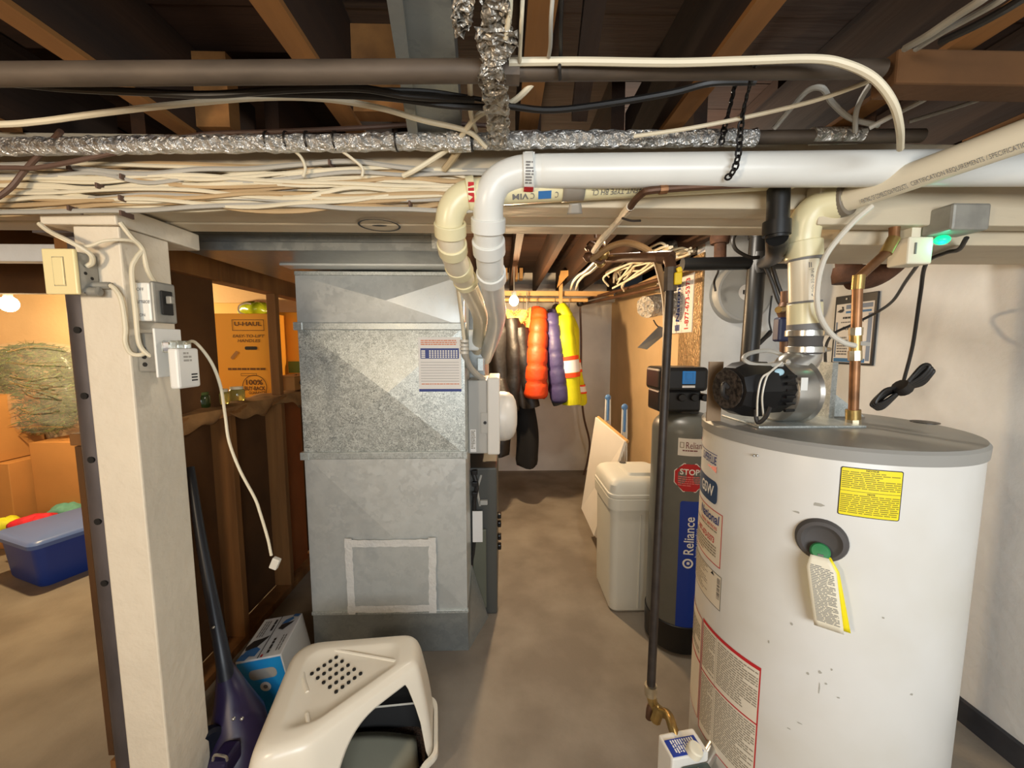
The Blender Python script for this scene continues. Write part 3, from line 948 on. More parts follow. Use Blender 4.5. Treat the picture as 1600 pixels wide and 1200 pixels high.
ry = 0.034
A2, B2 = P(1240, 272, 0.992), P(748, 299, 0.992)
yel = pvc_run('vent_pipe', 'yellowed plastic pipe with printed lettering running behind the thick white one', [A2, A2.lerp(B2, 0.5), A2.lerp(B2, 0.9), P(752, 302, 0.99), P(724, 308, 0.99), P(708, 324, 0.992), P(702, 345, 1.0), P(703, 362, 1.01)],
              ry, MAT['pvc_yellow'], [(P(744, 302, 0.99), P(731, 304, 0.99), ry + 0.006), (P(703, 348, 1.0), P(704, 368, 1.02), ry + 0.006)])
q = [P(703, 360, 1.01), P(706, 385, 1.05), P(710, 402, 1.10), P(718, 422, 1.18), P(735, 456, 1.40), P(749, 488, 1.66), P(750, 515, 1.95), P(744, 560, 2.25)]
MB().tube(q, ry, 20, k=6).build('pipe', MAT['pvc_cream'], yel)
for (a, b) in (((706, 380, 1.04), (708, 394, 1.07)), ((715, 414, 1.15), (720, 424, 1.19)), ((726, 436, 1.26), (729, 442, 1.28))):
    MB().pipe(P(*a), P(*b), ry + 0.005, ry * .98, 24).build('coupling', MAT['pvc_yellow'], yel, bevel=0.002)
mb = MB()
mp = tube_map(P(738, 303, 0.99), (1, 0, 0), ry + 0.006, (0, -1, -0.25))
patch(mb, mp, -0.007, 0.007, 0.002, 0.022, 0.001, n=2); patch(mb, mp, -0.007, 0.007, -0.022, -0.002, 0.001, n=2)
mb.build('sticker', MAT['print_red'], yel, smooth=False, kind='stuff')
mb = MB()
dv = (A2 - B2).normalized()
mp = tube_map(B2, dv, ry, (0, -0.75, -0.8))
uu = lambda px: (P(px, 305, 0.985) - B2).dot(dv)
text(mb, mp, 'VENT-TYPE BH CL', uu(922), uu(1000), -0.008, 0.006, rot=2)
text(mb, mp, 'C', uu(828), uu(834), -0.008, 0.006, rot=2)
text(mb, mp, 'C', uu(866), uu(871), -0.008, 0.006, rot=2)
text(mb, mp, 'VIM', uu(800), uu(825), -0.008, 0.006, rot=2, bold=0.02)
patch(mb, mp, uu(840), uu(860), -0.010, 0.009, 0.001, n=2, mi=1)
lines(mb, mp, uu(1030), uu(1200), -0.006, 0.006, 0.012, 0.001, 0)
mb.build('print', [MAT['print_grey'], MAT['sil_blue']], yel, smooth=False, kind='stuff')
# grey tape hanging off it
tq = P(896, 312, 0.95)
tb = MB()
tb.grid(lambda u, v: mp(uu(878) + (uu(912) - uu(878)) * u, -0.03 + 0.06 * v, 0.002), 4, 8)
g0 = mp(uu(888), 0.03, 0.002)
tb.grid(lambda u, v: P(890 + 18 * u + 2 * v - 6 * (1 - u) * v, 318 + 17 * v - 1 * u, 0.962 + 0.01 * v), 3, 6)
tb.build('tape_strip', M('grey_duct_tape', rgb(150, 142, 130), 0.45, metal=0.2), yel, solid=0.001)

# ================================================================== WATER HEATER
TX, TY, TR, TZ = 0.872, 1.03, 0.291, 1.266
wh = thing('water_heater', 'large white cylindrical gas water heater with grey top and labels', 'water heater', (TX, TY, 0))
MB().lathe([(TR - 0.02, 0.0), (TR, 0.03), (TR, TZ - 0.004), (TR - 0.001, TZ)], (TX, TY, 0), n=96).build('tank', MAT['tank_white'], wh)
MB().lathe([(TR + 0.004, TZ - 0.006), (TR + 0.005, TZ + 0.018), (TR + 0.0, TZ + 0.025), (TR - 0.012, TZ + 0.026), (0.02, TZ + 0.026)], (TX, TY, 0), n=96).build('top_cap', MAT['tank_grey'], wh)
TT = TZ + 0.026
MB().lathe([(0.030, 0), (0.030, 0.0015), (0.001, 0.002)], (PZ(1445, 660, TT).x, PZ(1445, 660, TT).y, TT), n=20).build('anode_cap', MAT['black_plastic'], wh)
for px, py in ((1178, 712), (1183, 712)):
    h, z = cyl_hit(px, py, TX, TY, TR + 0.005)
    c = cyl_map(TX, TY, TR + 0.005, h, z)(0, 0, 0)
    MB().ball(c, 0.003, nu=8, nv=6).build('screw', MAT['steel'], wh)
def tk(px, py):
    return cyl_hit(px, py, TX, TY, TR)
def tmap(pxl, pyl):
    h, z = tk(pxl, pyl)
    return cyl_map(TX, TY, TR, h, z)
# yellow notice
h0, z1 = tk(1314, 728); h1, _ = tk(1413, 729); _, z0 = tk(1316, 804)
W, H = (h1 - h0) * TR, z1 - z0
mp = cyl_map(TX, TY, TR, h0, z0)
rr = random.Random(3)
mb = MB(); patch(mb, mp, 0, W, 0, H, 0.0006, 0.004, 12, 1); patch(mb, mp, 0.0018, W - 0.0018, 0.0018, H - 0.0018, 0.001, 0.003, 12, 0)
patch(mb, mp, 0.002, W - 0.002, H * 0.515, H * 0.523, 0.0014, 0, 12, 1)
text(mb, mp, 'NOTICE', W * .4, W * .6, H * .94, H * .975, 0.0014, 1, bold=0.03)
text(mb, mp, 'NOTE', W * .45, W * .57, H * .465, H * .5, 0.0014, 1, bold=0.03)
lines(mb, mp, W * .03, W * .97, H * .55, H * .92, H * .04, 0.0014, 2, 0.5, rr)
lines(mb, mp, W * .03, W * .97, H * .03, H * .45, H * .04, 0.0014, 2, 0.5, rr)
mb.build('yellow_label', [MAT['yellow_label'], MAT['print_black'], M('olive_ink', rgb(150, 138, 20), 0.5)], wh, smooth=True, kind='stuff', label='bright yellow notice label')
# swoosh logo strip, square badge, home services label, rating plate, hazard labels: all near the limb
h1, zt_ = tk(1121, 714); _, zb_ = tk(1121, 737)
mp = cyl_map(TX, TY, TR, h1, zb_)
H = zt_ - zb_
mb = MB()
text(mb, mp, 'SUPERFLUE', -0.092, -0.002, H * .35, H * .95, 0.001, 0, shear=0.15, bold=0.01)
patch(mb, mp, -0.17, 0, H * 1.05, H * 1.10, 0.001, 0, 8, 0)
mb.add([mp(0, -H * .15, .001), mp(0, H * .28, .001), mp(-0.16, H * .26, .001), mp(-0.05, H * .1, .001)], [(0, 1, 2, 3)], 1)
mb.add([mp(-0.16, H * 1.5, .001), mp(-0.02, H * 1.15, .001), mp(-0.16, H * 1.2, .001)], [(0, 1, 2)], 1)
mb.build('logo_strip', [MAT['print_blue'], MAT['print_red']], wh, smooth=True, kind='stuff')
h1, zt_ = tk(1122, 755); _, zb_ = tk(1122, 792)
mp = cyl_map(TX, TY, TR, h1, zb_)
H = zt_ - zb_
mb = MB(); patch(mb, mp, -0.19, 0, 0, H, 0.0008, 0.015, 14, 0)
text(mb, mp, 'GSW', -0.098, -0.016, H * .28, H * .78, 0.0014, 1, bold=0.02)
mb.build('badge', [MAT['navy'], MAT['print_white']], wh, smooth=True, kind='stuff', label='dark blue badge with white letters')
h1, zt_ = tk(1130, 806); _, zb_ = tk(1130, 893)
mp = cyl_map(TX, TY, TR, h1, zb_)
H = zt_ - zb_
mb = MB(); patch(mb, mp, -0.19, 0, 0, H, 0.0008, 0.004, 14, 0); border(mb, mp, -0.19, 0, 0, H, 0.0025, 0.0012, 14, 1)
text(mb, mp, 'National', -0.118, -0.012, H * .76, H * .94, .0014, 2, shear=.1, bold=.02)
text(mb, mp, 'home services', -0.112, -0.02, H * .65, H * .74, .0014, 1)
text(mb, mp, '1-877-673-5373', -0.14, -0.03, H * .38, H * .50, .0014, 1, bold=.02)
lines(mb, mp, -.17, -.02, H * .54, H * .63, H * .05, .0014, 3); lines(mb, mp, -.17, -.02, H * .06, H * .34, H * .055, .0014, 3)
mb.build('service_label', [MAT['label_tan'], MAT['print_red'], MAT['print_blue'], MAT['fine_print']], wh, smooth=True, kind='stuff')
h1, zt_ = tk(1128, 903); _, zb_ = tk(1128, 958)
mp = cyl_map(TX, TY, TR, h1, zb_)
H = zt_ - zb_
mb = MB(); patch(mb, mp, -0.19, 0, 0, H, 0.0008, 0.003, 14, 0); border(mb, mp, -0.19, 0, 0, H, 0.0016, 0.0012, 14, 1)
lines(mb, mp, -.18, -.06, H * .08, H * .95, H * .07, .0014, 2, .4)
for i in range(14):
    vv = H * (.3 + i * .045)
    patch(mb, mp, -0.016, -0.005, vv, vv + H * random.uniform(.012, .032), .0014, 0, 2, 1)
mb.add([mp(-.045, H * .88, .0014), mp(-.028, H * .88, .0014), mp(-.0365, H * .98, .0014)], [(0, 1, 2)], 1)
mb.build('rating_plate', [MAT['label_tan'], MAT['print_black'], MAT['fine_print']], wh, smooth=True, kind='stuff')
h1, zt_ = tk(1190, 1044); hl, _ = tk(1098, 1000)
_, zb_ = tk(1190, 1250)
mp = cyl_map(TX, TY, TR, h1, zb_)
H = zt_ - zb_; W = (h1 - hl) * TR
mb = MB(); patch(mb, mp, -W, 0, 0, H, .0008, .004, 20, 0); border(mb, mp, -W, 0, 0, H, .003, .0013, 20, 1, .010)
mid = (tk(1185, 1134)[1] - zb_)
patch(mb, mp, -W, 0, mid - .002, mid + .002, .0013, 0, 20, 1)
patch(mb, mp, -W * .66, -W * .655, 0, H - .01, .0013, 0, 1, 2)
rr = random.Random(5)
for (a, b) in ((-W * .97, -W * .68), (-W * .63, -W * .03)):
    lines(mb, mp, a, b, mid + .008, H - .018, .0068, .0014, 2, .5, rr)
    lines(mb, mp, a, b, 0.02, mid - .008, .0068, .0014, 2, .5, rr)
mb.build('hazard_label', [MAT['label_tan'], MAT['print_red'], MAT['fine_print']], wh, smooth=True, kind='stuff', label='cream hazard label with a red border')
_, zt2 = tk(1094, 960); _, zb2 = tk(1094, 1130)
mp = cyl_map(TX, TY, TR, hl - 0.02, zb2)
H2 = zt2 - zb2
mb = MB(); patch(mb, mp, -.12, 0, 0, H2, .0008, .003, 8, 0); border(mb, mp, -.12, 0, 0, H2, .0025, .0013, 8, 1); patch(mb, mp, -.12, 0, H2 * .55, H2 * .57, .0013, 0, 8, 1); lines(mb, mp, -.11, -.01, H2 * .6, H2 * .9, .01, .0014, 2)
mb.build('hazard_label', [MAT['label_tan'], MAT['print_red'], MAT['fine_print']], wh, smooth=True, kind='stuff')
# relief valve opening with grey sleeve, green button, hanging tags
h, z = tk(1283, 843)
nrm = V((math.cos(h), math.sin(h), 0))
cc = V((TX, TY, z)) + nrm * TR
MB().lathe([(0.047, -0.004), (0.047, 0.004), (0.043, 0.012), (0.036, 0.014), (0.030, 0.009), (0.026, 0.006), (0.001, 0.005)], cc, nrm, 36).build('valve_sleeve', MAT['rubber'], wh)
h2, z2 = tk(1281, 853)
gc = V((TX, TY, z2 - 0.004)) + V((math.cos(h2), math.sin(h2), 0)) * (TR + 0.02)
gn = (nrm + V((0, 0, 0.5))).normalized()
kb = MB().lathe([(0.018, -0.006), (0.018, 0.002), (0.015, 0.006), (0.001, 0.007)], gc, gn, 24).build('valve_button', MAT['green_knob'], wh)
tg = V((-nrm.y, nrm.x, 0))
if tg.x < 0: tg = -tg
MB().obox(gc + nrm * 0.006, tg, V((0, 0, 1)), nrm, (-0.004, 0.006), (-0.028, -0.002), (0, 0.004)).build('valve_lever', MAT['print_grey'], wh, smooth=False)
tl = V((0.14, 0, -1)).normalized()
def tagmesh(off, wd, L, x_sh, name, mat, lab, tilt=0.02, sl=0.16):
    o0 = gc + nrm * off + tg * x_sh - V((0, 0, 0.006))
    def fn(u, v):
        ww = wd * (0.62 + 0.38 * min(1, v * 6))
        return o0 + tg * ((u - 0.5) * ww + sl * L * v) + V((0, 0, -L * v)) + nrm * (tilt * math.sin(v * PI) * 0.5 - off * 0.6 * v + 0.004)
    o = MB().grid(fn, 6, 12).build(name, mat, wh, solid=0.0006)
    if lab: o['label'] = lab
    return o, fn, o0
tagmesh(0.000, 0.050, 0.152, 0.003, 'warning_tag', MAT['yellow_label'], 'yellow warning tag', sl=0.21)
o, fn, o0 = tagmesh(0.008, 0.050, 0.158, -0.001, 'warning_tag', MAT['paper_cream'], 'cream warning tag with fine print')
mb = MB()
mp = lambda u, v, off=0: fn(u, 1 - v) + nrm * (off + 0.0006)
rr = random.Random(8)
lines(mb, mp, .12, .9, .08, .88, .022, .0005, 0, .5, rr, 0.1)
mb.build('print', MAT['print_grey'], wh, smooth=False, kind='stuff')

# scuffs and stains on the enamel
mb = MB()
rr = random.Random(17)
for (px, py, w_, h_) in ((1237, 975, 4, 5), (1201, 1003, 3, 5), (1299, 1046, 3, 3), (1281, 1050, 5, 5), (1280, 1075, 2, 18), (1290, 1068, 4, 3), (1262, 1052, 4, 4), (1250, 1130, 8, 2), (1232, 1138, 6, 2), (1310, 1090, 5, 2), (1380, 965, 4, 3), (1424, 1085, 4, 3), (1278, 788, 16, 5), (1245, 800, 10, 3)):
    h, z = tk(px, py)
    mq_ = cyl_map(TX, TY, TR, h, z)
    ww, hh = w_ * .0007, h_ * .0008
    mb.add([mq_(ww * math.cos(a_ * PI / 3) * rr.uniform(.6, 1.3), hh * math.sin(a_ * PI / 3) * rr.uniform(.6, 1.3), .0006) for a_ in range(6)], [(0, 1, 2, 3, 4, 5)])
mb.build('scuff_stain', M('grey_scuff', rgb(168, 164, 152), .6), wh, smooth=False, kind='stuff')
# gas control valve at the foot of the tank
gv = thing('gas_control_valve', 'white gas control valve with a blue label on the side of the water heater', 'valve', P(1060, 1180, 0.95))
c = P(1056, 1185, 0.97)
zz = V((0, 0, 1)); ax = V((TX - c.x, TY - c.y, 0)).normalized(); sd = V((ax.y, -ax.x, 0))
MB().obox(c, sd, zz, -ax, (-0.035, 0.035), (-0.085, 0.045), (-0.075, 0.035)).build('valve_body', MAT['white_plastic'], gv, smooth=False, bevel=0.006)
mp = plane_map(c + zz * 0.0455, sd, ax)
MB().obox(c + zz * 0.045, sd, ax, zz, (-0.012, 0.032), (-0.03, 0.06), (0, 0.003)).build('label_plate', MAT['sticker_blue'], gv, smooth=False)
mb = MB(); lines(mb, plane_map(c + zz * .049, sd, ax), -.008, .028, -.022, .05, .007, .0, 0); mb.build('print', MAT['print_white'], gv, smooth=False, kind='stuff')
for i in range(3):
    for j in range(6):
        q = c - ax * 0 - sd * 0.036 + ax * (-0.02 + i * 0.03) + zz * (-0.07 + j * 0.018)
        MB().obox(q, sd, ax, zz, (-0.001, 0.002), (-0.008, 0.008), (0, 0.006)).build('grille_slot', MAT['grit'], gv, smooth=False)
MB().lathe([(0.02, 0), (0.02, 0.018), (0.017, 0.022), (0.001, 0.023)], c + zz * 0.045 + sd * 0.03 + ax * 0.03, (0.3, -0.2, 1), 18).build('dial', MAT['paper_cream'], gv)
q = [c + ax * 0.075, c + ax * 0.11, c + ax * 0.13]
MB().tube([c + ax * 0.06 - sd * -0.03, c + ax * 0.12 + zz * 0.02], 0.018, 12, k=1).build('thermowell', MAT['steel'], gv)
MB().tube([c + sd * 0.05 + ax * 0.03 + zz * 0.02, c + sd * 0.07 + ax * 0.05, c + sd * 0.05 + ax * 0.07 - zz * 0.06, c + sd * .045 + ax * 0.08 - zz * 0.12], 0.004, 8).build('wire', MAT['cable_white'], gv)
MB().obox(c, sd, zz, -ax, (0.036, 0.062), (-0.08, 0.02), (-0.07, 0.01)).build('burner_box', M('dark_green_plastic', rgb(62, 76, 70), .4), gv, smooth=False, bevel=0.006)

# black gas line with brass end
gl = thing('gas_line', 'upright black iron gas pipe in front of the grey softener tank', 'pipe', P(1017, 1085, 1.12))
g0, g1 = P(1047, 440, 1.25), P(1017, 1075, 1.12)
MB().cyl(g1, g0, 0.0130, n=16).build('pipe', MAT['iron'], gl)
q = [P(1017, 1070, 1.12), P(1017, 1085, 1.12), P(1021, 1100, 1.12), P(1030, 1112, 1.10), P(1044, 1118, 1.07), P(1052, 1140, 1.02), P(1058, 1158, .99)]
MB().tube(q[:2], 0.019, 14, k=1).build('fitting', MAT['solder'], gl)
MB().tube(q[1:4], 0.015, 14).build('fitting', MAT['brass'], gl)
MB().tube(q[3:], 0.014, 14).build('fitting', MAT['brass'], gl)
MB().tube([q[3] + V((0, 0, .012)), q[3] - V((.012, 0, .03))], 0.0165, 8, k=1).build('union_nut', MAT['brass'], gl)
q2 = [P(1021, 1098, 1.12), P(1016, 1106, 1.12), P(1014, 1122, 1.12)]
MB().tube(q2, 0.011, 12).build('drip_leg', MAT['copper_dull'], gl)
MB().lathe([(0.018, 0), (0.018, 0.012), (0.012, 0.016)], P(1054, 1150, 1.0), (0.1, -0.1, -1), 8).build('union_nut', MAT['solder'], gl)
# top: elbow, yellow valve, iron run to the passage
MB().tube([g0, P(1048, 425, 1.25), P(1046, 408, 1.27), P(1036, 402, 1.30), P(1000, 402, 1.42), P(940, 404, 1.7)], 0.0175, 14).build('pipe', MAT['copper_dull'], gl)
MB().tube([P(1047, 455, 1.25), P(1048, 418, 1.25)], 0.021, 8, k=1).build('fitting', MAT['iron_dusty'], gl)
MB().tube([P(1050, 402, 1.27), P(1030, 402, 1.31)], 0.021, 8, k=1).build('fitting', MAT['copper_dull'], gl)
yv = P(1058, 436, 1.23)
MB().obox(yv, V((1, 0.0, 0.1)).normalized(), V((0, 0, 1)), V((0, -1, 0)), (-0.012, 0.012), (-0.018, 0.02), (0, 0.012)).build('valve_handle', MAT['yellow_plastic'], gl, smooth=False, bevel=0.004, label='yellow valve handle')
MB().obox(yv + V((0.006, 0, 0.02)), V((1, 0, 0.4)).normalized(), V((-.4, 0, 1)).normalized(), V((0, -1, 0)), (-0.008, 0.008), (0, 0.016), (0, 0.01)).build('valve_handle', MAT['yellow_plastic'], gl, smooth=False, bevel=0.003)

# ------------------------------------------------ power vent blower and flue on the tank
bl = thing('vent_blower', 'black motor and silver housing blower on top of the water heater', 'blower', (TX - 0.05, TY, TT))
VY = 1.03
vc = P(1257, 560, VY)
hc = P(1258, 618, VY)
mcL, mcR = P(1150, 612, 0.98), P(1238, 612, 1.0)
# volute: loop of the scroll extruded sideways
sdv = V((1, 0.12, 0)).normalized(); fw = V((-0.12, 1, 0)).normalized()
sc_pts = []
r0 = 0.058
for i in range(29):
    a_ = math.radians(20 - 250 * i / 28.0)
    rr_ = 0.082 - 0.0006 * i
    sc_pts.append(V((math.cos(a_) * rr_, math.sin(a_) * rr_)))
pts = []
cz = TT + 0.088
cen = V((vc.x - .045, VY + 0.0, cz))
loops = []
for k_, (off, scl) in enumerate(((-0.040, 0.86), (-0.034, 0.97), (-0.018, 1.0), (0.018, 1.0), (0.034, 0.97), (0.040, 0.86))):
    lp = []
    for i in range(32):
        a_ = 2 * PI * i / 32
        rr_ = 0.082 * scl
        lp.append(cen + fw * (math.cos(a_) * rr_) + V((0, 0, math.sin(a_) * rr_)) + sdv * off)
    loops.append(lp)
MB().loft(loops).build('scroll_housing', MAT['steel'], bl)
MB().tube([cen + V((0, 0, 0.0)), cen + V((0, 0, 0.055)), vc + V((0, 0, 0.0)), vc + V((0, 0, 0.03))], lambda t: 0.042 - 0.007 * t, 24).build('outlet_neck', MAT['steel'], bl)
MB().loft([[p + sdv * 0.004 for p in loops[3]], [p + sdv * 0.010 + (p - cen).normalized() * 0.006 for p in loops[3]]], cap=True).build('seam_flange', MAT['steel'], bl)
a, b = P(1250, 610, VY - 0.085), P(1262, 590, VY - 0.085)
MB().box((a.x, a.y - 0.002, a.z), (b.x, a.y, b.z)).build('rating_sticker', MAT['pvc'], bl, smooth=False)
# motor
mL = V((vc.x - 0.232, VY - 0.045, cz + 0.010)); mR = V((vc.x - 0.078, VY - 0.012, cz + 0.010))
axm = (mR - mL).normalized()
L_ = (mR - mL).length
MB().lathe([(0.040, 0.0), (0.058, 0.004), (0.070, 0.03), (0.074, 0.06), (0.074, L_ * .6), (0.066, L_ * .62), (0.066, L_)], mL, axm, 10).build('motor', MAT['black_plastic'], bl, sharp=25)
MB().lathe([(0.05, -0.002), (0.05, 0.001), (0.02, 0.004)], mL, axm, 20).build('motor_grille', M('motor_mesh', rgb(60, 52, 46), 0.6, metal=.4, var=.9, scale=110), bl)
for q_ in range(6):
    MB().tube([mR - axm * (.03) + V((0, -0.066, -0.05 + q_ * .017)), mR + V((0, -0.064, -0.05 + q_ * .017))], 0.004, 6, k=1).build('fin', MAT['black_plastic'], bl)
c = mL + axm * .10 + V((0.01, -0.056, 0.046))
MB().ball(c, 0.013, (1, .3, .7), 12, 8).build('sticker', M('pale_blue_sticker', rgb(170, 206, 220), .4), bl)
# bent mounting brackets on both sides
a, b = P(1146, 665, 0.95), P(1146, 568, 0.95)
MB().box((a.x - 0.010, 1.06, TT - 0.0), (a.x + 0.03, 1.064, b.z)).build('bracket', M('bronze_bracket', rgb(150, 124, 96), .4, metal=.6, var=.1), bl, smooth=False)
a = P(1296, 600, 1.09)
MB().box((a.x - 0.012, 1.07, TT), (a.x + 0.004, 1.115, P(1296, 566, 1.09).z)).build('bracket', MAT['galv_band'], bl, smooth=False)
g = [V((a.x + 0.007, 1.11, TT + 0.002)), V((a.x + 0.13, 1.11, TT + 0.002)), V((a.x + 0.007, 1.11, TT + 0.09))]
MB().prism(g, (0, 0.003, 0)).build('gusset', MAT['galv_band'], bl, smooth=False)
MB().box((vc.x - 0.16, 0.96, TT), (vc.x + 0.12, 1.13, TT + 0.006)).build('base_plate', MAT['galv_band'], bl, smooth=False, bevel=0.002)
q = [P(1160, 560, 1.0), P(1172, 552, 1.03), P(1200, 548, 1.06), P(1225, 556, 1.05), P(1232, 566, 1.0)]
MB().tube([P(1222, 570, .98), P(1180, 570, .97), P(1162, 561, .98)] + q[1:], 0.0055, 8).build('hose', MAT['cable_grey'], bl)
for dx in (0, 7):
    q = [P(1222, 566, .93), P(1205, 580, .92), P(1190 + dx, 592, .915), P(1184 + dx, 620, .915), P(1183 + dx * 1.4, 650, .93)]
    MB().tube(q, 0.0022, 6).build('lead', MAT['cable_clear'], bl)
q = [P(1180, 640, .94), P(1184, 660, .93), P(1196, 652, .92), P(1203, 636, .92)]
MB().tube(q, 0.005, 6).build('lead', MAT['cable_black'], bl)
MB().tube([P(1136, 622, .98), P(1129, 615, .97), P(1131, 600, .97), P(1137, 606, .97)], 0.006, 8).build('lead', MAT['cable_black'], bl)
MB().box((P(1330, 640, 1.1).x - 0.06, 1.12, TT + 0.005), (P(1330, 640, 1.1).x + 0.03, 1.16, TT + 0.026)).build('plug', MAT['black_plastic'], bl, smooth=False, bevel=0.006)

fl = thing('flue_pipe', 'cream plastic flue pipe rising from the blower and bending away under the ceiling', 'pipe', vc)
rv = 0.034
t0, t1 = P(1257, 512, VY), P(1255, 392, VY)
MB().cyl(P(1257, 540, VY), t1, rv, n=28).build('pipe', MAT['pvc_cream'], fl)
rs = 0.0275
A = P(1312, 316, 0.98); Bq = P(1620, 205, 0.70)
el = [t1, P(1254, 372, VY), P(1260, 345, VY - .01), P(1278, 325, VY - .025), A]
MB().tube(el, rv + 0.004, 24).build('elbow', MAT['pvc_yellow'], fl)
dd = (Bq - A).normalized()
MB().cyl(A - dd * 0.02, Bq + dd * 0.6, rs + 0.001, rs + 0.001, n=28).build('pipe', MAT['pvc_cream'], fl)
MB().pipe(P(1256, 404, VY), P(1255, 378, VY), rv + 0.008, rv * .98, 28).build('coupling', MAT['pvc_yellow'], fl, bevel=.002)
MB().pipe(P(1256, 408, VY), P(1256, 404, VY), rv + 0.006, rv * .98, 28).build('cement_ring', MAT['print_grey'], fl)
MB().pipe(A - dd * 0.012, A + dd * 0.02, rs + 0.010, rs, 28).build('cement_ring', M('grey_cement', rgb(128, 118, 104), .5), fl, bevel=.002)
MB().pipe(P(1257, 518, VY), P(1257, 474, VY), rv + 0.0055, rv * .98, 28).build('coupling', MAT['pvc_yellow'], fl, bevel=.002)
MB().pipe(P(1257, 476, VY), P(1257, 471, VY), rv + 0.0045, rv * .98, 28).build('cement_ring', MAT['print_grey'], fl)
MB().pipe(P(1257, 517, VY), P(1257, 506, VY), rv + 0.0062, rv * .98, 28).build('cement_ring', MAT['print_grey'], fl)
rb = MB().lathe([(rv + 0.004, 0), (rv + 0.006, 0.006), (rv + 0.003, 0.03), (rv + 0.006, 0.058), (rv + .004, 0.066)], P(1257, 553, VY), (0, 0, 1), 28).build('rubber_boot', MAT['rubber'], fl)
for py in (521, 546):
    c = P(1257, py, VY)
    MB().pipe(c - V((0, 0, .008)), c + V((0, 0, .008)), rv + 0.010, rv + .003, 28).build('hose_clamp', MAT['steel'], fl, bevel=.001)
    MB().cyl(c + V((rv + .004, -.02, 0)), c + V((rv + .024, -.012, 0)), 0.006, n=8).build('clamp_screw', MAT['steel'], fl)
mb = MB()
dn = (P(1255, 400, VY) - P(1257, 475, VY)).normalized()
mp = tube_map(P(1258, 468, VY), dn, rv, (-.25, -1, 0))
text(mb, mp, 'NVENT SYSTEM GAS', 0.015, 0.075, -0.006, 0.006, .0006, 0, bold=.01)
lines(mb, mp, 0.078, 0.1, -.004, .005, .004, .0006, 0)
text(mb, mp, 'IE', 0.0, 0.012, -0.007, 0.006, .0006, 0, bold=.02)
mp = tube_map(A, dd, rs + 0.0015, (0.1, -1, -0.25))
LL = (Bq - A).length
text(mb, mp, '/ VENTING OF COMBUSTION PRODUCTS', 0.05, LL * .45, -0.006, 0.006, .0012, 0)
text(mb, mp, 'CERTIFICATION REQUIREMENTS / SPECIFICATION', LL * .47, LL, -0.006, 0.006, .001, 0)
mb.build('print', MAT['print_grey'], fl, smooth=False, kind='stuff')

# ------------------------------------------------ copper water line on the tank
cw = thing('copper_water_line', 'copper water pipe rising from the top of the water heater', 'pipe', P(1333, 670, 1.0))
CYD = 1.0
MB().tube([P(1333, 655, CYD), P(1337, 540, CYD), P(1340, 448, CYD), P(1344, 432, CYD), P(1388, 392, CYD), P(1397, 378, CYD), P(1398, 345, CYD), P(1401, 296, CYD)], 0.0113, 14, k=1, smooth=False).build('pipe', MAT['copper'], cw)
for (a, b, r, m) in (((1333, 672), (1333, 655), .017, 'solder'), ((1333, 655), (1333, 640), .0165, 'brass'), ((1336, 563), (1336, 548), .015, 'solder'), ((1336.5, 548), (1336.8, 524), .0135, 'brass'), ((1337, 524), (1337.5, 512), .015, 'solder'), ((1340, 452), (1342, 430), .0135, 'brass'), ((1384, 396), (1397, 372), .0135, 'brass')):
    MB().cyl(P(*a, CYD), P(*b, CYD), r, n=8 if m == 'solder' else 16).build('fitting', MAT[m], cw)
MB().obox(P(1345, 536, CYD - .012), V((1, 0, -.1)), V((0, 0, 1)), V((0, -1, 0)), (-.004, .022), (-.006, .004), (0, .004)).build('valve_handle', MAT['steel'], cw, smooth=False)
wt = thing('clear_drain_tube', 'translucent white tube curving from the flue to the copper water line', 'tube', P(1336, 540, .99))
MB().tube([P(1362, 322, .93), P(1330, 350, .94), P(1290, 400, .955), P(1277, 450, .96), P(1280, 490, .965), P(1297, 520, .975), P(1318, 535, .98), P(1336, 540, .985)], 0.0065, 10).build('tube', MAT['cable_clear'], wt)

# ================================================================== SOFTENER AND BRINE TANK
SY = 1.88
SXc = P(1064, 800, SY).x
SR = 0.152
ws = thing('water_softener', 'tall grey water softener cylinder with black control head and blue label', 'water softener', (SXc, SY, 0))
zN = P(1064, 640, SY).z
prof = [(SR - 0.004, 0.12)]
zs = zN - 0.095
prof += [(SR, 0.14), (SR, zs)]
for i in range(1, 8):
    a_ = PI / 2 * i / 8
    prof.append((0.05 + (SR - 0.05) * math.cos(a_), zs + 0.085 * math.sin(a_)))
prof += [(0.05, zN - 0.008), (0.05, zN)]
MB().lathe(prof, (SXc, SY, 0), n=64).build('tank', MAT['grey_plastic'], ws)
MB().lathe([(SR - 0.02, 0), (SR + 0.003, 0.02), (SR + 0.006, 0.11), (SR + 0.006, 0.155), (SR - 0.0, 0.158)], (SXc, SY, 0), n=64).build('base_boot', MAT['black_plastic'], ws)
MB().lathe([(0.062, zN - 0.012), (0.062, zN + 0.03), (0.05, zN + 0.04)], (SXc, SY, 0), n=24).build('neck', MAT['black_plastic'], ws)
a, b = P(1030, 612, SY - .1), P(1109, 574, SY - .1)
MB().box((a.x, SY - 0.10, a.z), (b.x, SY + 0.08, b.z)).build('control_head', MAT['black_plastic'], ws, smooth=False, bevel=0.018, seg=3); head_ = ws.children[-1]
a2 = P(1096, 645, SY - .08)
MB().box((a.x + 0.01, SY - 0.075, zN + 0.0), (a2.x, SY + 0.07, a.z + 0.004)).build('valve_body', MAT['black_plastic'], ws, smooth=False, bevel=0.012)
for dx in (-0.06, 0.0, 0.05):
    MB().cyl((SXc + dx, SY - .05, a.z - 0.03), (SXc + dx, SY - .095, a.z - 0.03), 0.018, n=14).build('port_cap', MAT['black_plastic'], ws, bevel=.003)
a, b = P(1066, 600, SY - .101), P(1087, 580, SY - .101)
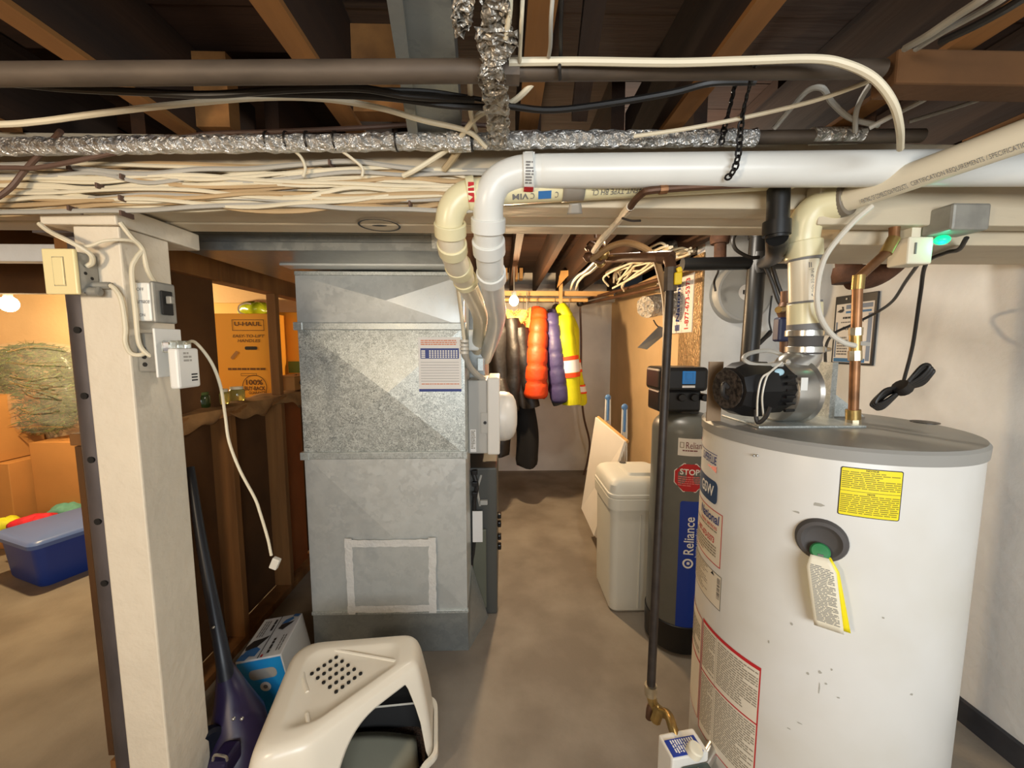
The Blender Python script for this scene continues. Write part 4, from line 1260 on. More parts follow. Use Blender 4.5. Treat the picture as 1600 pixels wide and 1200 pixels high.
MB().box((a.x, SY - 0.106, a.z), (b.x, SY - 0.098, b.z)).build('display', MAT['blue_screen'], head_, smooth=False, bevel=.002)
mp = plane_map((a.x, SY - .1065, a.z), (1, 0, 0), (0, 0, 1))
Wd, Hd = b.x - a.x, b.z - a.z
mb = MB(); border(mb, mp, Wd * .2, Wd * .8, Hd * .35, Hd * .85, .002, .0004, 2)
for i in range(4): patch(mb, mp, Wd * (.12 + i * .21), Wd * (.24 + i * .21), Hd * .1, Hd * .2, .0004, 0, 1)
patch(mb, mp, 0, Wd, -Hd * .3, -Hd * .12, -.004, 0, 1, 1)
mb.build('display_marks', [MAT['sil_blue'], MAT['print_white']], head_, smooth=False, kind='stuff')
def sk(px, py): return cyl_hit(px, py, SXc, SY, SR)
h0, z1 = sk(1060, 684); _, z0 = sk(1060, 711)
mp = cyl_map(SXc, SY, SR, h0, z0); H = z1 - z0
mb = MB(); patch(mb, mp, 0, .16, 0, H, .0008, 0, 10, 0)
text(mb, mp, 'Reliance', .034, .13, H * .42, H * .8, .0014, 1); border(mb, mp, .008, .026, H * .45, H * .78, .003, .0013, 3, 2)
lines(mb, mp, .02, .14, H * .1, H * .34, H * .13, .0014, 1)
mb.build('name_label', [MAT['paper'], M('maroon_ink', rgb(120, 60, 66), .6), MAT['fine_print']], ws, smooth=True, kind='stuff')
# red octagon
hc_, zc_ = sk(1078, 747)
mp = cyl_map(SXc, SY, SR, hc_, zc_)
mb = MB()
def octa(r, off, mi):
    vs = [mp(0, 0, off)] + [mp(r * math.cos(PI / 8 + PI / 4 * i), r * math.sin(PI / 8 + PI / 4 * i), off) for i in range(8)]
    mb.add(vs, [(0, 1 + i, 1 + (i + 1) % 8) for i in range(8)], mi)
octa(.074, .0012, 1); octa(.070, .0022, 0)
text(mb, mp, 'STOP!', -.043, .048, .014, .042, .003, 1, bold=.02)
rr = random.Random(2); lines(mb, mp, -.05, .05, -.045, .006, .010, .003, 2, .5, rr)
mb.build('stop_sticker', [MAT['print_red'], MAT['print_white'], M('pink_ink', rgb(220, 120, 120), .6)], ws, smooth=True, kind='stuff', label='red octagonal sticker')
h0, z1 = sk(1063, 782); _, z0 = sk(1063, 985)
mp = cyl_map(SXc, SY, SR, h0, z0); H = z1 - z0
mb = MB(); patch(mb, mp, 0, .16, 0, H, .0008, .014, 10, 0)
text(mb, mp, 'Reliance', .022, .066, H * .60, H * .885, .0034, 1, rot=1, bold=.01)
text(mb, mp, 'home comfort', .073, .084, H * .58, H * .80, .0024, 1, rot=1)
n = 18; ro, ri = .024, .016
vs = []
for i in range(n):
    a_ = 2 * PI * i / n
    for r_ in (ro, ri): vs.append(mp(.044 + r_ * math.cos(a_), H * .53 + r_ * math.sin(a_), .0014))
mb.add(vs, [(2 * i, 2 * ((i + 1) % n), 2 * ((i + 1) % n) + 1, 2 * i + 1) for i in range(n)], 1)
patch(mb, mp, .038, .052, H * .53 - .006, H * .53 + .008, .0014, .005, 4, 1)
mb.build('side_label', [MAT['sticker_blue'], MAT['print_white']], ws, smooth=True, kind='stuff', label='tall royal blue label with white letters')

bt = thing('brine_tank', 'off white square brine tank with rounded beige lid beside the softener', 'tank', P(985, 990, 2.2))
bl0 = P(951, 990, 2.05); bx0 = bl0.x; bx1 = bx0 + 0.34; by0, by1 = 2.05, 2.42
zl = P(950, 790, 2.04).z
zt2_ = P(950, 755, 2.04).z
def rrect(x0, x1, y0, y1, r, z, n=5):
    out = []
    for (cx, cy, a0) in ((x1 - r, y0 + r, -90), (x1 - r, y1 - r, 0), (x0 + r, y1 - r, 90), (x0 + r, y0 + r, 180)):
        for i in range(n + 1):
            a_ = math.radians(a0 + 90 * i / n)
            out.append(V((cx + r * math.cos(a_), cy + r * math.sin(a_), z)))
    return out
def rloft(spec, r):
    return [rrect(bx0 + i, bx1 - i, by0 + i, by1 - i, max(r - i * .5, .004), z) for i, z in spec]
MB().loft(rloft([(.02, 0), (.008, .015), (.006, .1), (0, zl)], .045)).build('tank', MAT['brine'], bt)
MB().loft(rloft([(-.004, zl - .03), (-.014, zl - .028), (-.015, zl + .03), (-.012, zl + .034), (-.012, zl + .036), (-.015, zl + .04), (-.015, zl + .055), (-.010, zl + .06), (-.008, zt2_ - .02), (.006, zt2_ + 0.0), (.03, zt2_ + .012), (.06, zt2_ + .016)], .05)).build('lid', MAT['brine'], bt)
MB().loft([rrect(bx0 + .10, bx1 - .02, by0 + .06, by1 - .12, .02, zt2_ + .014), rrect(bx0 + .11, bx1 - .03, by0 + .07, by1 - .13, .02, zt2_ + .030)]).build('lid_panel', MAT['brine'], bt)
MB().lathe([(.02, 0), (.02, .006), (.001, .007)], (bx0 + .15, by1 - .06, zt2_ + .015), n=16).build('cap', MAT['rubber'], bt)
MB().box((bx0 + .16, by0 - .002, .03), (bx0 + .166, by0 + .012, zl - .06)).build('rib', MAT['brine'], bt, smooth=False, bevel=.001)

# ------------------------------------------------ white panel and laundry rack pieces leaning on the tan wall
wp = thing('leaning_board', 'white framed panel leaning against the tan wall behind the brine tank', 'panel', P(935, 830, 2.6))
a, b, c_, d_ = P(912, 795, 2.95), P(932, 838, 2.55), P(980, 690, 2.60), P(934, 652, 3.0)
a.z = max(a.z, 0.02); b.z = max(b.z, .02)
nn = (b - a).cross(d_ - a).normalized() * 0.02
MB().hexa([a, b, c_, d_, a + nn, b + nn, c_ + nn, d_ + nn]).build('board', MAT['white_panel'], wp, smooth=False, bevel=.003)
MB().tube([d_ - nn * .2, c_ - nn * .2], .012, 8, k=1).build('top_rail', MAT['rail'], wp)
MB().tube([a - nn * .2, b - nn * .2], .012, 8, k=1).build('bottom_rail', MAT['white_panel'], wp)
for i, (px, py0, py1, yy) in enumerate(((950, 617, 655, 3.0), (976, 632, 690, 2.75))):
    lr = thing('folding_rack_leg', ('narrow' if i else 'slim') + ' white folding rack leg with a blue joint standing behind the white panel' if i else 'white folding rack leg with a pale blue joint, further along the tan wall', 'rack leg', P(px, 800, yy), group='folding rack legs')
    tpt = P(px, py0 + 4, yy)
    for dx in (-5, -1.5, 2, 5.5):
        MB().tube([P(px + dx * .6, py0 + 3, yy), V((P(px + dx * 1.3, py1, yy).x, yy, 0.01))], .0055, 6, k=1).build('rod', MAT['white_plastic'], lr)
    MB().ball(tpt, .024, (1, .7, 1), 14, 8).build('joint', MAT['blue_cap'], lr)
    MB().obox(tpt - V((0, 0, .0)), (1, 0, 0), (0, 0, 1), (0, -1, 0), (-.008, .008), (-.18, 0), (-.012, .016)).build('spring', MAT['blue_cap'], lr, smooth=False, bevel=.003)

# ------------------------------------------------ black drain pipes behind the heater
dp = thing('drain_pipe', 'thick black plastic drain pipe standing behind the water heater', 'pipe', P(1165, 570, 1.9))
q0 = P(1163, 600, 1.9); q1 = P(1188, 340, 1.9)
MB().cyl((q0.x - .01, 1.9, 0), q1, .040, n=24).build('pipe', MAT['abs'], dp)
h = P(1187, 412, 1.9)
MB().cyl(P(1066, 413, 1.92), P(1235, 410, 1.9), .031, n=20).build('branch', MAT['abs'], dp)
MB().lathe([(.05, -.05), (.052, 0), (.05, .05)], h, (0, 0, 1), 20).build('tee', MAT['abs'], dp)
MB().lathe([(.05, 0), (.05, .05), (.04, .055)], P(1187, 372, 1.9), (0, 0, 1), 20).build('tee', MAT['abs'], dp)
d2 = thing('drain_stack', 'black plastic drain stub with a collar under the beam beside the flue', 'pipe', P(1215, 372, 1.35))
MB().cyl(P(1214, 372, .985), P(1217, 285, .985), .025, n=20).build('pipe', MAT['abs'], d2)
MB().cyl(P(1213, 368, .985), P(1214, 346, .985), .031, n=20).build('collar', MAT['abs'], d2)
MB().tube([P(1214, 370, .985), P(1213, 392, 1.06), P(1206, 404, 1.4), P(1192, 412, 1.84)], .025, 14).build('bend', MAT['abs'], d2)
for pts, nm in (([(1205, 362), (1160, 362), (1146, 372), (1150, 390), (1172, 402), (1186, 402)], 1.75), ([(1193, 410), (1206, 440), (1216, 470), (1224, 480)], 1.7), ([(1205, 410), (1214, 440), (1222, 462)], 1.7)):
    cb_ = MB().tube([P(x, y_, nm) for x, y_ in pts], .008, 8).build('black_cable', MAT['cable_black'])
    tag(cb_, ('black cable looping beside the tee of the upright black drain pipe' if len(pts) == 6 else 'slim black cable running down from the tee to the brass valve' if len(pts) == 4 else 'shortest black cable dropping from the tee beside the flue'), 'cable', group='black cables around the drain pipe')
ct = MB().tube([P(1118, 455, 2.3), P(1116, 440, 2.3), P(1122, 425, 2.2), P(1124, 412, 2.0)], .006, 6).build('hanging_chain', MAT['chain'])
tag(ct, 'short dark strap hanging from the horizontal black branch pipe', 'strap')
vb = thing('shutoff_valve', 'brass shutoff valve with a dark blue handle behind the flue pipe', 'valve', P(1225, 490, 1.5))
MB().cyl(P(1226, 565, 1.5), P(1228, 455, 1.5), .018, n=14).build('pipe', MAT['copper_dull'], vb)
MB().lathe([(.02, -.03), (.032, 0), (.02, .03)], P(1227, 485, 1.5), (0, 0, 1), 12).build('body', MAT['copper_dull'], vb)
MB().cyl(P(1224, 483, 1.46), P(1216, 484, 1.42), .012, n=10).build('stem', MAT['brass'], vb)
a = P(1221, 515, 1.45); MB().box(a - V((.022, .02, .045)), a + V((.022, .02, .045))).build('handle', M('navy_plastic', rgb(30, 34, 66), .5), vb, smooth=False, bevel=.008)
pa = MB().tube([P(1206, 462, 2.4), P(1202, 500, 2.42), P(1205, 520, 2.42), P(1196, 530, 2.42), P(1186, 540, 2.4), P(1184, 565, 2.4)], .005, 6)
pa = pa.tube([P(1204, 518, 2.41), P(1195, 528, 2.40), P(1186, 537, 2.40)], .013, 8).build('black_cable', MAT['cable_black'])
tag(pa, 'thin black cord with a bulky plug dangling against the pale alcove wall', 'cord')
dr = thing('round_drum', 'round grey plastic drum cover with a white sticker on the alcove wall', 'cover', P(1165, 455, CHY))
dc_ = P(1165, 457, CHY - .08)
MB().lathe([(.185, -.08), (.182, -.015), (.172, 0), (.160, .004), (.150, .0), (.08, .004), (.001, .006)], dc_, (0, -1, 0), 48).build('cover', MAT['grey_disc'], dr)
mb = MB().lathe([(.048, 0), (.048, .002), (.001, .002)], dc_ + V((0, -.006, 0)), (0, -1, 0), 24); mb.build('sticker', MAT['paper'], dr)
mb = MB(); text(mb, plane_map(dc_ + V((0, -.009, 0)), (1, 0, 0), (0, 0, 1)), 'E', -.022, .022, -.012, .014, 0, 0); mb.build('lettering', MAT['print_black'], dr, smooth=False, kind='stuff')
# rotated sign on foil backed insulation at the wall corner
mpw = plane_map(V((CHX - .012, 3.05, P(1065, 520, 2.75).z - .0)), (0, -1, 0), (0, 0, 1))
fb = MB().box((CHX - .012, CHY - .006, 1.02), (CHX - .001, 2.80, 2.09)).build('insulation_panel', M('bubble_foil', rgb(190, 160, 120), .35, metal=.6, var=.2, scale=40, bump=.8, bscale=60))
tag(fb, 'foil faced insulation strip on the corner of the tan wall', 'insulation')
sg = thing('phone_sign', 'white phone number sign turned sideways on the wall corner', 'sign', P(1070, 518, 2.7))
ya, yb = 2.98, 2.60
zs0, zs1 = P(1072, 520, 2.75).z, P(1080, 432, 2.75).z
mp = plane_map(V((CHX - .018, ya, zs0)), (0, -1, 0), (0, 0, 1)); W = ya - yb; H = zs1 - zs0
MB().box((CHX - .0175, yb, zs0), (CHX - .0125, ya, zs1)).build('board', MAT['paper'], sg, smooth=False)
mb = MB()
text(mb, mp, 'National', W * .36, W * .52, H * .2, H * .97, .0012, 0, rot=1, bold=.03, shear=.1)
text(mb, mp, 'HOME SERVICES', W * .54, W * .62, H * .2, H * .9, .0012, 1, rot=1)
text(mb, mp, '1-877-673-5373', W * .72, W * .88, H * .06, H * .94, .0012, 2, rot=1, bold=.02)
for i in range(4): patch(mb, mp, W * (.34 + .05 * i), W * (.375 + .05 * i), H * .04, H * .15, .0012, 0, 1, 0)
mb.build('lettering', [MAT['print_blue'], MAT['print_grey'], MAT['print_red']], sg, smooth=False, kind='stuff')
# foil wrapped vent stub with hanging strip
vs_ = thing('foil_vent_stub', 'foil wrapped vent stub on the tan wall with a metal strip dangling', 'vent', P(1025, 500, 2.9))
c0 = P(1034, 476, 2.9); c1 = P(1008, 480, 2.82)
MB().tube([V((CHX + .0, c0.y, c0.z)), c0, c1], .078, 18, k=4, jit=.05).build('stub', MAT['foil_dull'], vs_, sharp=80)
MB().tube([P(1030, 455, 2.92), P(1036, 430, 2.95)], .03, 8, k=4, jit=.2).build('tape_strip', MAT['foil_dull'], vs_, sharp=80)
MB().add([P(996, 543, 2.74), P(1011, 546, 2.72), P(1046, 517, 2.76), P(1030, 509, 2.78)], [(0, 1, 2, 3)]).build('metal_strip', MAT['steel'], vs_, smooth=False, solid=.002)
MB().tube([P(1021, 500, 2.85), P(1026, 508, 2.84), P(1036, 517, 2.84)], .005, 6).build('wire', MAT['cable_black'], vs_)

# ------------------------------------------------ poster pouch on the wall, boxes and cords by the heater
pp = thing('service_pouch', 'black edged document pouch with a service poster hung on the pale wall', 'poster', PX(1340, 570, WX))
qa, qb = PX(1301, 570, WX), PX(1376, 458, WX)
yA, yB = qa.y, qb.y
z0, z1 = PX(1338, 570, WX).z, PX(1338, 460, WX).z
mp = plane_map(V((WX - .012, yA, z0)), (0, -1, 0), (0, 0, 1)); W = yA - yB; H = z1 - z0
MB().box((WX - .012, yB, z0), (WX - .002, yA, z1)).build('pouch_back', MAT['black_plastic'], pp, smooth=False, bevel=.003)
mb = MB(); patch(mb, mp, W * .05, W * .95, H * .03, H * .88, .001, 0, 1, 0)
patch(mb, mp, W * .30, W * .92, H * .80, H * .86, .0016, 0, 1, 1); patch(mb, mp, W * .30, W * .9, H * .74, H * .77, .0016, 0, 1, 2)
patch(mb, mp, W * .07, W * .12, H * .1, H * .62, .0016, 0, 1, 1); patch(mb, mp, W * .84, W * .93, H * .06, H * .72, .0016, 0, 1, 1)
patch(mb, mp, W * .12, W * .83, H * .10, H * .70, .0020, 0, 1, 0); patch(mb, mp, W * .07, W * .83, H * .035, H * .09, .0016, 0, 1, 2); patch(mb, mp, W * .70, W * .85, H * .27, H * .33, .0026, 0, 1, 2)
text(mb, mp, 'SERVICE', W * .25, W * .70, H * .50, H * .55, .0028, 3, bold=.03)
lines(mb, mp, W * .24, W * .5, H * .64, H * .69, H * .05, .0028, 3)
lines(mb, mp, W * .2, W * .75, H * .57, H * .62, H * .03, .0028, 4); lines(mb, mp, W * .5, W * .7, H * .38, H * .47, H * .03, .0028, 4); lines(mb, mp, W * .14, W * .4, H * .12, H * .40, H * .04, .0028, 4)
bird = [(.08, .77), (.12, .765), (.17, .755), (.22, .76), (.26, .79), (.235, .81), (.245, .835), (.20, .845), (.195, .825), (.215, .805), (.15, .80)]
mb.add([mp(W * x, H * y_, .0028) for x, y_ in bird], [tuple(range(len(bird)))], 3)
mb.build('poster_print', [MAT['paper'], M('grey_blue_ink', rgb(120, 136, 160), .5), M('cyan_ink', rgb(40, 112, 170), .5), MAT['print_black'], MAT['print_grey']], pp, smooth=False, kind='stuff')
for u in (.3, .66): MB().cyl(mp(W * u, H * .95, .001), mp(W * u, H * .95, .004), .005, n=8).build('screw', MAT['steel'], pp)

ci = thing('cast_iron_trap', 'rusty cast iron pipe trap bending behind the copper water line', 'pipe', P(1350, 440, 1.5))
MB().tube([P(1405, 352, 1.5), P(1375, 362, 1.5), P(1338, 375, 1.5), P(1326, 395, 1.5), P(1326, 420, 1.5)], .040, 14, k=5).build('pipe', MAT['cast'], ci)
MB().lathe([(.052, -.03), (.056, 0), (.052, .03)], P(1327, 430, 1.5), (0, 0, 1), 18).build('hub', MAT['cast'], ci)
MB().tube([P(1330, 438, 1.5), P(1358, 436, 1.5), P(1386, 422, 1.5), P(1406, 400, 1.5), P(1408, 372, 1.5), P(1404, 345, 1.5)], .036, 14, k=5).build('pipe', MAT['cast'], ci)

jb = thing('junction_box', 'grey metal junction box with a green indicator lamp under the beam', 'junction box', P(1484, 366, 1.0))
a, b = P(1451, 368, .98), P(1512, 328, .98)
MB().box((a.x, .93, a.z), (b.x, 1.0, b.z)).build('box', MAT['plate_grey'], jb, smooth=False, bevel=.006)
MB().ball(P(1472, 375, .98), .015, (1.1, 1, .8), 14, 8).build('indicator_lamp', MAT['green_led'], jb)
lamp('green_indicator_light', P(1472, 384, .97), 0.05, (.1, 1, .6), .01)
tb_ = thing('transformer_box', 'small cream box clipped to the beam beside the junction box', 'box', P(1430, 412, 1.0))
a, b = P(1408, 414, 1.0), P(1450, 372, 1.0)
MB().box((a.x, .985, a.z), (b.x, 1.04, b.z)).build('case', MAT['paper_cream'], tb_, smooth=False, bevel=.004)
MB().box((a.x + .02, 1.0, b.z), (b.x - .02, 1.03, b.z + .06)).build('stem', MAT['paper_cream'], tb_, smooth=False)
q = P(1430, 388, .984); MB().box(q - V((.002, .002, .014)), q + V((.002, 0, .014))).build('seam', MAT['print_grey'], tb_, smooth=False)
pc = thing('coiled_power_cord', 'black power cord tied in a bundle hanging over the back of the water heater', 'cord', P(1405, 640, 1.38))
MB().tube([P(1510, 372, 1.0), P(1498, 390, 1.05), P(1478, 395, 1.1), P(1447, 412, 1.2), P(1438, 460, 1.3), P(1426, 540, 1.36), P(1412, 595, 1.38)], .0055, 8).build('cord', MAT['cable_black'], pc)
rr = random.Random(4)
for i in range(5):
    o_ = i * 3 - 6
    A_, B_ = P(1362 + abs(o_), 632 + o_ * .6, 1.38 + .006 * i), P(1458 - abs(o_), 580 + o_ * 1.2, 1.36 + .006 * i)
    md = A_.lerp(B_, .5) + V((0, 0, .002 * o_))
    MB().tube([md, A_.lerp(B_, .18) + V((0, 0, .022)), A_, A_.lerp(B_, .15) - V((0, 0, .02)), md - V((0, 0, .004)), A_.lerp(B_, .85) + V((0, 0, .02)), B_, A_.lerp(B_, .85) - V((0, 0, .016)), md], .0065, 8).build('loop', MAT['cable_black'], pc)
md = P(1410, 606, 1.365)
MB().cyl(md - V((.012, 0, -.01)), md + V((.012, 0, -.01)), .026, n=12).build('tie', MAT['cable_black'], pc)
bc = MB().tube([P(1452, 384, 1.05), P(1435, 412, 1.2), P(1415, 440, 1.35), P(1395, 470, 1.5), P(1370, 488, 1.65), P(1330, 508, 1.7), P(1302, 522, 1.7), P(1290, 545, 1.6), P(1292, 600, 1.3)], .0055, 8).build('black_cable', MAT['cable_black'])
tag(bc, 'black cord sweeping across the service pouch down behind the blower', 'cord')

# ================================================================== COATS AT THE END OF THE PASSAGE
KY = 3.75
rl = thing('coat_rail', 'wooden coat rail under the joists at the passage end', 'rail', P(850, 470, KY))
MB().cyl(P(740, 468, KY), P(918, 469, KY), .018, n=14).build('rod', MAT['rail'], rl)
MB().box(P(738, 458, KY) - V((0, -.02, .02)), P(960, 458, KY) + V((0, .06, .02))).build('backing_strip', MAT['rail'], rl, smooth=False)
a = P(876, 478, KY); MB().box((a.x - .018, KY - .02, a.z - .01), (a.x + .014, KY + .01, 2.16)).build('hanger_strap', MAT['rail'], rl, smooth=False)
MB().hexa([P(870, 450, KY - .05), P(893, 425, KY - .2), P(893, 425, KY + .05), P(870, 450, KY + .1), P(876, 423, KY - .05), P(896, 422, KY - .2), P(896, 422, KY + .05), P(876, 423, KY + .1)]).build('hanger_block', MAT['rail'], rl, smooth=False)

def garment(name, label, px0, px1, py_top, py_bot, mat, y=KY, depth=.24, puff=0, shoulder=.55, flare=1.0, lean=0, hood=None, sleeve=None, n=26, m=44, hem=0, mats=None, wob=.012, strips=()):
    rr = random.Random(hash(name + label) % 1000 if False else len(label) * 7 + int(px0))
    t = thing(name, label, 'coat', P((px0 + px1) / 2, py_bot, y))
    zt_, zb_ = P((px0 + px1) / 2, py_top, y).z, P((px0 + px1) / 2, py_bot, y).z
    loops = []
    ph = [rr.uniform(0, 6) for _ in range(6)]
    def ring(t_, grow=0.0):
        x0 = P(px0 + lean * (t_ - .5), 550, y).x; x1 = P(px1 + lean * (t_ - .5), 550, y).x
        cx, hw = (x0 + x1) / 2, (x1 - x0) / 2
        s = min(1, shoulder + (1 - shoulder) * (t_ / .16) ** .7) if t_ < .16 else 1 + (flare - 1) * (t_ - .16)
        if t_ > .96: s *= 1 - (t_ - .96) * 2.0
        hd = depth * (.55 + .45 * min(1, t_ / .2))
        pf = 1
        if puff:
            pf = 1.03 - .09 * (1 - abs(math.sin(PI * puff * t_))) ** 3
        lp = []
        for i in range(n):
            a_ = 2 * PI * i / n
            ca, sa = math.cos(a_), math.sin(a_)
            f = 1 + .05 * math.sin(3 * a_ + ph[0] + 3 * t_) + .03 * math.sin(5 * a_ + ph[1] - 4 * t_)
            lp.append(V((cx + hw * s * pf * f * math.copysign(abs(ca) ** .8, ca) + wob * math.sin(t_ * 7 + ph[2]) + (grow * ca), y + hd * pf * f * sa + grow * sa, zt_ + (zb_ - zt_) * t_ + hem * sa * t_ + .01 * math.sin(a_ * 4 + ph[3]) * (t_ > .98))))
        return lp
    for j in range(m + 1):
        loops.append(ring(j / m))
    MB().loft(loops).build('body', mat, t, sharp=80)
    for (ta, tb, mm, nm) in strips:
        lps = [ring(ta + (tb - ta) * k_ / 4, .006) for k_ in range(5)]
        MB().loft(lps, cap=False).build(nm, mm, t, sharp=80)
    xm = P((px0 + px1) / 2, py_top, y).x
    hz = P(800, 468, y).z
    MB().tube([V((xm, y, zt_ - .01)), V((xm, y, zt_ + .04)), V((xm + .004, y + .012, hz + .012)), V((xm + .006, y - .0, hz + .022)), V((xm, y - .02, hz + .01))], .004, 6).build('hanger_hook', MAT['steel'], t)
    return t, ring, zt_, zb_

def sleeve(t, pts, r0, r1, mat, puff=0, name='sleeve'):
    f = lambda q: (r0 + (r1 - r0) * q) * (1 + (.02 - .12 * (1 - abs(math.sin(PI * puff * q))) ** 3 if puff else .05 * math.sin(q * 21)))
    return MB().tube(pts, f, 14, k=14 if puff else 8).build(name, mat, t, sharp=80)

g, rg, z1, z0 = garment('winter_coat', 'black leather jacket at the start of the coat rail', 765, 800, 486, 640, MAT['jacket_black'], y=3.55, depth=.2, lean=4)
sleeve(g, [P(798, 500, 3.46), P(803, 550, 3.42), P(802, 600, 3.42), P(798, 640, 3.42)], .085, .075, MAT['jacket_black'])
g, rg, z1, z0 = garment('winter_coat', 'black shiny jacket with a tan fur collar under the bare bulb', 796, 824, 500, 632, MAT['jacket_black'], y=3.58, depth=.2, lean=6)
sleeve(g, [P(812, 515, 3.46), P(818, 560, 3.42), P(824, 600, 3.42), P(832, 636, 3.42)], .085, .065, MAT['jacket_black'])
fr = MB()
for i in range(420):
    a_ = random.uniform(0, 2 * PI); u = random.uniform(-1, 1)
    c = P(804, 494, 3.5); rrr = random.uniform(.05, .1)
    p0 = c + V((math.cos(a_) * rrr * 1.0, math.sin(a_) * rrr * .6, u * .05))
    d_ = V((math.cos(a_) + random.uniform(-.5, .5), math.sin(a_) * .6 - .3, random.uniform(-.9, .6))).normalized() * random.uniform(.03, .06)
    s_ = d_.cross(V((0, 1, 0.1))).normalized() * .003
    fr.add([p0 - s_, p0 + s_, p0 + d_], [(0, 1, 2)])
fr.build('fur_collar', MAT['fur'], g, smooth=False, kind='stuff')
MB().tube([P(792, 490, 3.5), P(800, 500, 3.46), P(810, 500, 3.46), P(818, 490, 3.5)], .045, 12).build('collar', MAT['fur'], g, sharp=80)
garment('long_coat', 'long black wool coat reaching lowest of all, behind the humidifier dome', 806, 838, 600, 724, MAT['jacket_dark'], y=3.62, depth=.15, lean=8, shoulder=.8, flare=1.15)
garment('winter_coat', 'dark coat with its hem hanging just below the humidifier dome', 764, 800, 590, 708, MAT['jacket_black'], y=3.4, depth=.12, lean=0)
garment('thin_jacket', 'thin red jacket squeezed beside the orange puffer', 813, 822, 490, 604, MAT['jacket_red'], y=3.72, depth=.2)
garment('thin_jacket', 'thin olive jacket squeezed beside the orange puffer', 820, 831, 482, 615, MAT['jacket_olive'], y=3.66, depth=.2, lean=-4)
g, rg, z1, z0 = garment('puffer_jacket', 'orange quilted puffer jacket on the coat rail', 826, 852, 480, 618, MAT['jacket_orange'], y=3.68, depth=.22, puff=7, lean=3, flare=1.1)
sleeve(g, [P(843, 486, 3.52), P(841, 520, 3.42), P(838, 570, 3.38), P(837, 620, 3.40)], .072, .108, MAT['jacket_orange'], 6)
g, rg, z1, z0 = garment('puffer_jacket', 'slate purple quilted puffer jacket on the coat rail', 854, 880, 484, 616, MAT['jacket_purple'], y=3.72, depth=.2, puff=7, lean=12, flare=1.05)
sleeve(g, [P(862, 492, 3.52), P(866, 530, 3.44), P(870, 575, 3.42), P(876, 626, 3.44)], .066, .09, MAT['jacket_purple'], 6)
MB().tube([P(874, 622, 3.44), P(877, 629, 3.44)], .078, 14, k=1).build('cuff', MAT['jacket_dark'], g)
garment('thin_jacket', 'dark jacket collar poking up between the purple puffer and the yellow coat', 860, 872, 476, 560, MAT['jacket_black'], y=3.78, depth=.16)
g, rg, z1, z0 = garment('hivis_coat', 'fluorescent yellow safety coat with silver and orange bands', 872, 906, 492, 628, MAT['jacket_hivis'], y=3.70, depth=.19, lean=16, flare=1.12,
    strips=((.50, .535, MAT['orange_trim'], 'orange_band'), (.535, .61, MAT['reflective'], 'silver_band'), (.61, .64, MAT['orange_trim'], 'orange_band'), (.78, .80, MAT['orange_trim'], 'orange_band'), (.80, .86, MAT['reflective'], 'silver_band'), (.86, .88, MAT['orange_trim'], 'orange_band')))
sl = [P(882, 498, 3.52), P(884, 530, 3.45), P(890, 575, 3.43), P(893, 630, 3.45)]
sleeve(g, sl, .08, .085, MAT['jacket_hivis'])
cs = catmull(sl, 8)
for (i0, i1, m_, nm) in ((13, 14, 'orange_trim', 'orange_band'), (14, 17, 'reflective', 'silver_band'), (17, 18, 'orange_trim', 'orange_band')):
    MB().tube([cs[i0], cs[i1]], .090, 14, k=1).build(nm, MAT[m_], g)
MB().tube([P(876, 478, 3.6), P(880, 486, 3.58), P(884, 496, 3.58)], lambda q: .05 + .02 * q, 12).build('hood', MAT['jacket_hivis'], g, sharp=80)
hc2 = thing('hanging_rope', 'brown cord hanging from the coat rail to the floor', 'cord', P(908, 735, 4.2))
MB().tube([P(906, 470, 4.1), P(908, 530, 4.1), P(908, 600, 4.12), P(912, 650, 4.15), P(921, 690, 4.2), P(918, 720, 4.2), P(912, 742, 4.2)], .011, 8).build('cord', MAT['cable_brown'], hc2)
MB().ball(P(906, 474, 4.1), .035, nu=12, nv=8).build('knot', MAT['cable_black'], hc2)
for i, (a, b, nm) in enumerate((((908, 470, 4.2), (1062, 428, 2.55), 'upper'), ((908, 476, 4.2), (1062, 442, 2.55), 'lower'))):
    o = MB().cyl(P(*a), P(*b), .014, n=12).build('water_pipe', MAT['copper_dull']); tag(o, nm + ' of two brown pipes slung along the passage beside the tan wall', 'pipe', group='pipes along the passage')
# pale pipe coming under the beam and twin grey cables towards the rail
o = MB().tube([P(985, 322, 1.0), P(965, 345, 1.15), P(940, 375, 1.32), P(928, 392, 1.5)], .011, 10).build('pipe_sleeve', MAT['paint']); tag(o, 'cream painted pipe slanting under the main beam', 'pipe')
cr = thing('copper_pipe', 'brown copper pipe running along the beam under the thick white pipe', 'pipe', P(1100, 292, .96))
MB().tube([P(1260, 281, .925), P(1200, 286, .925), P(1100, 291, .93), P(1020, 297, .935), P(1003, 303, .95), P(990, 316, .98), P(984, 326, 1.01)], .0085, 10).build('pipe', MAT['copper_dull'], cr)
MB().cyl(P(1030, 296.5, .934), P(1042, 295.5, .934), .0105, n=10).build('coupling', MAT['copper'], cr)
MB().tube([P(972, 341, 1.01), P(986, 345, 1.02), P(1001, 345, 1.025)], .003, 5).build('clip', MAT['iron'], cr)
for i, dx in enumerate((0, 8)):
    o = MB().tube([P(932 + dx, 408, 1.7), P(915 + dx, 424, 2.1), P(905 + dx, 430, 2.5), P(896 + dx, 440, 3.0), P(892 + dx, 452, 3.5)], .010, 8).build('grey_cable', MAT['cable_grey']); tag(o, ('outer' if i else 'inner') + ' grey cable of the pair slanting towards the coat rail, ' + ('closer to' if i else 'farther from') + ' the tan wall', 'cable', group='paired grey cables in the passage')
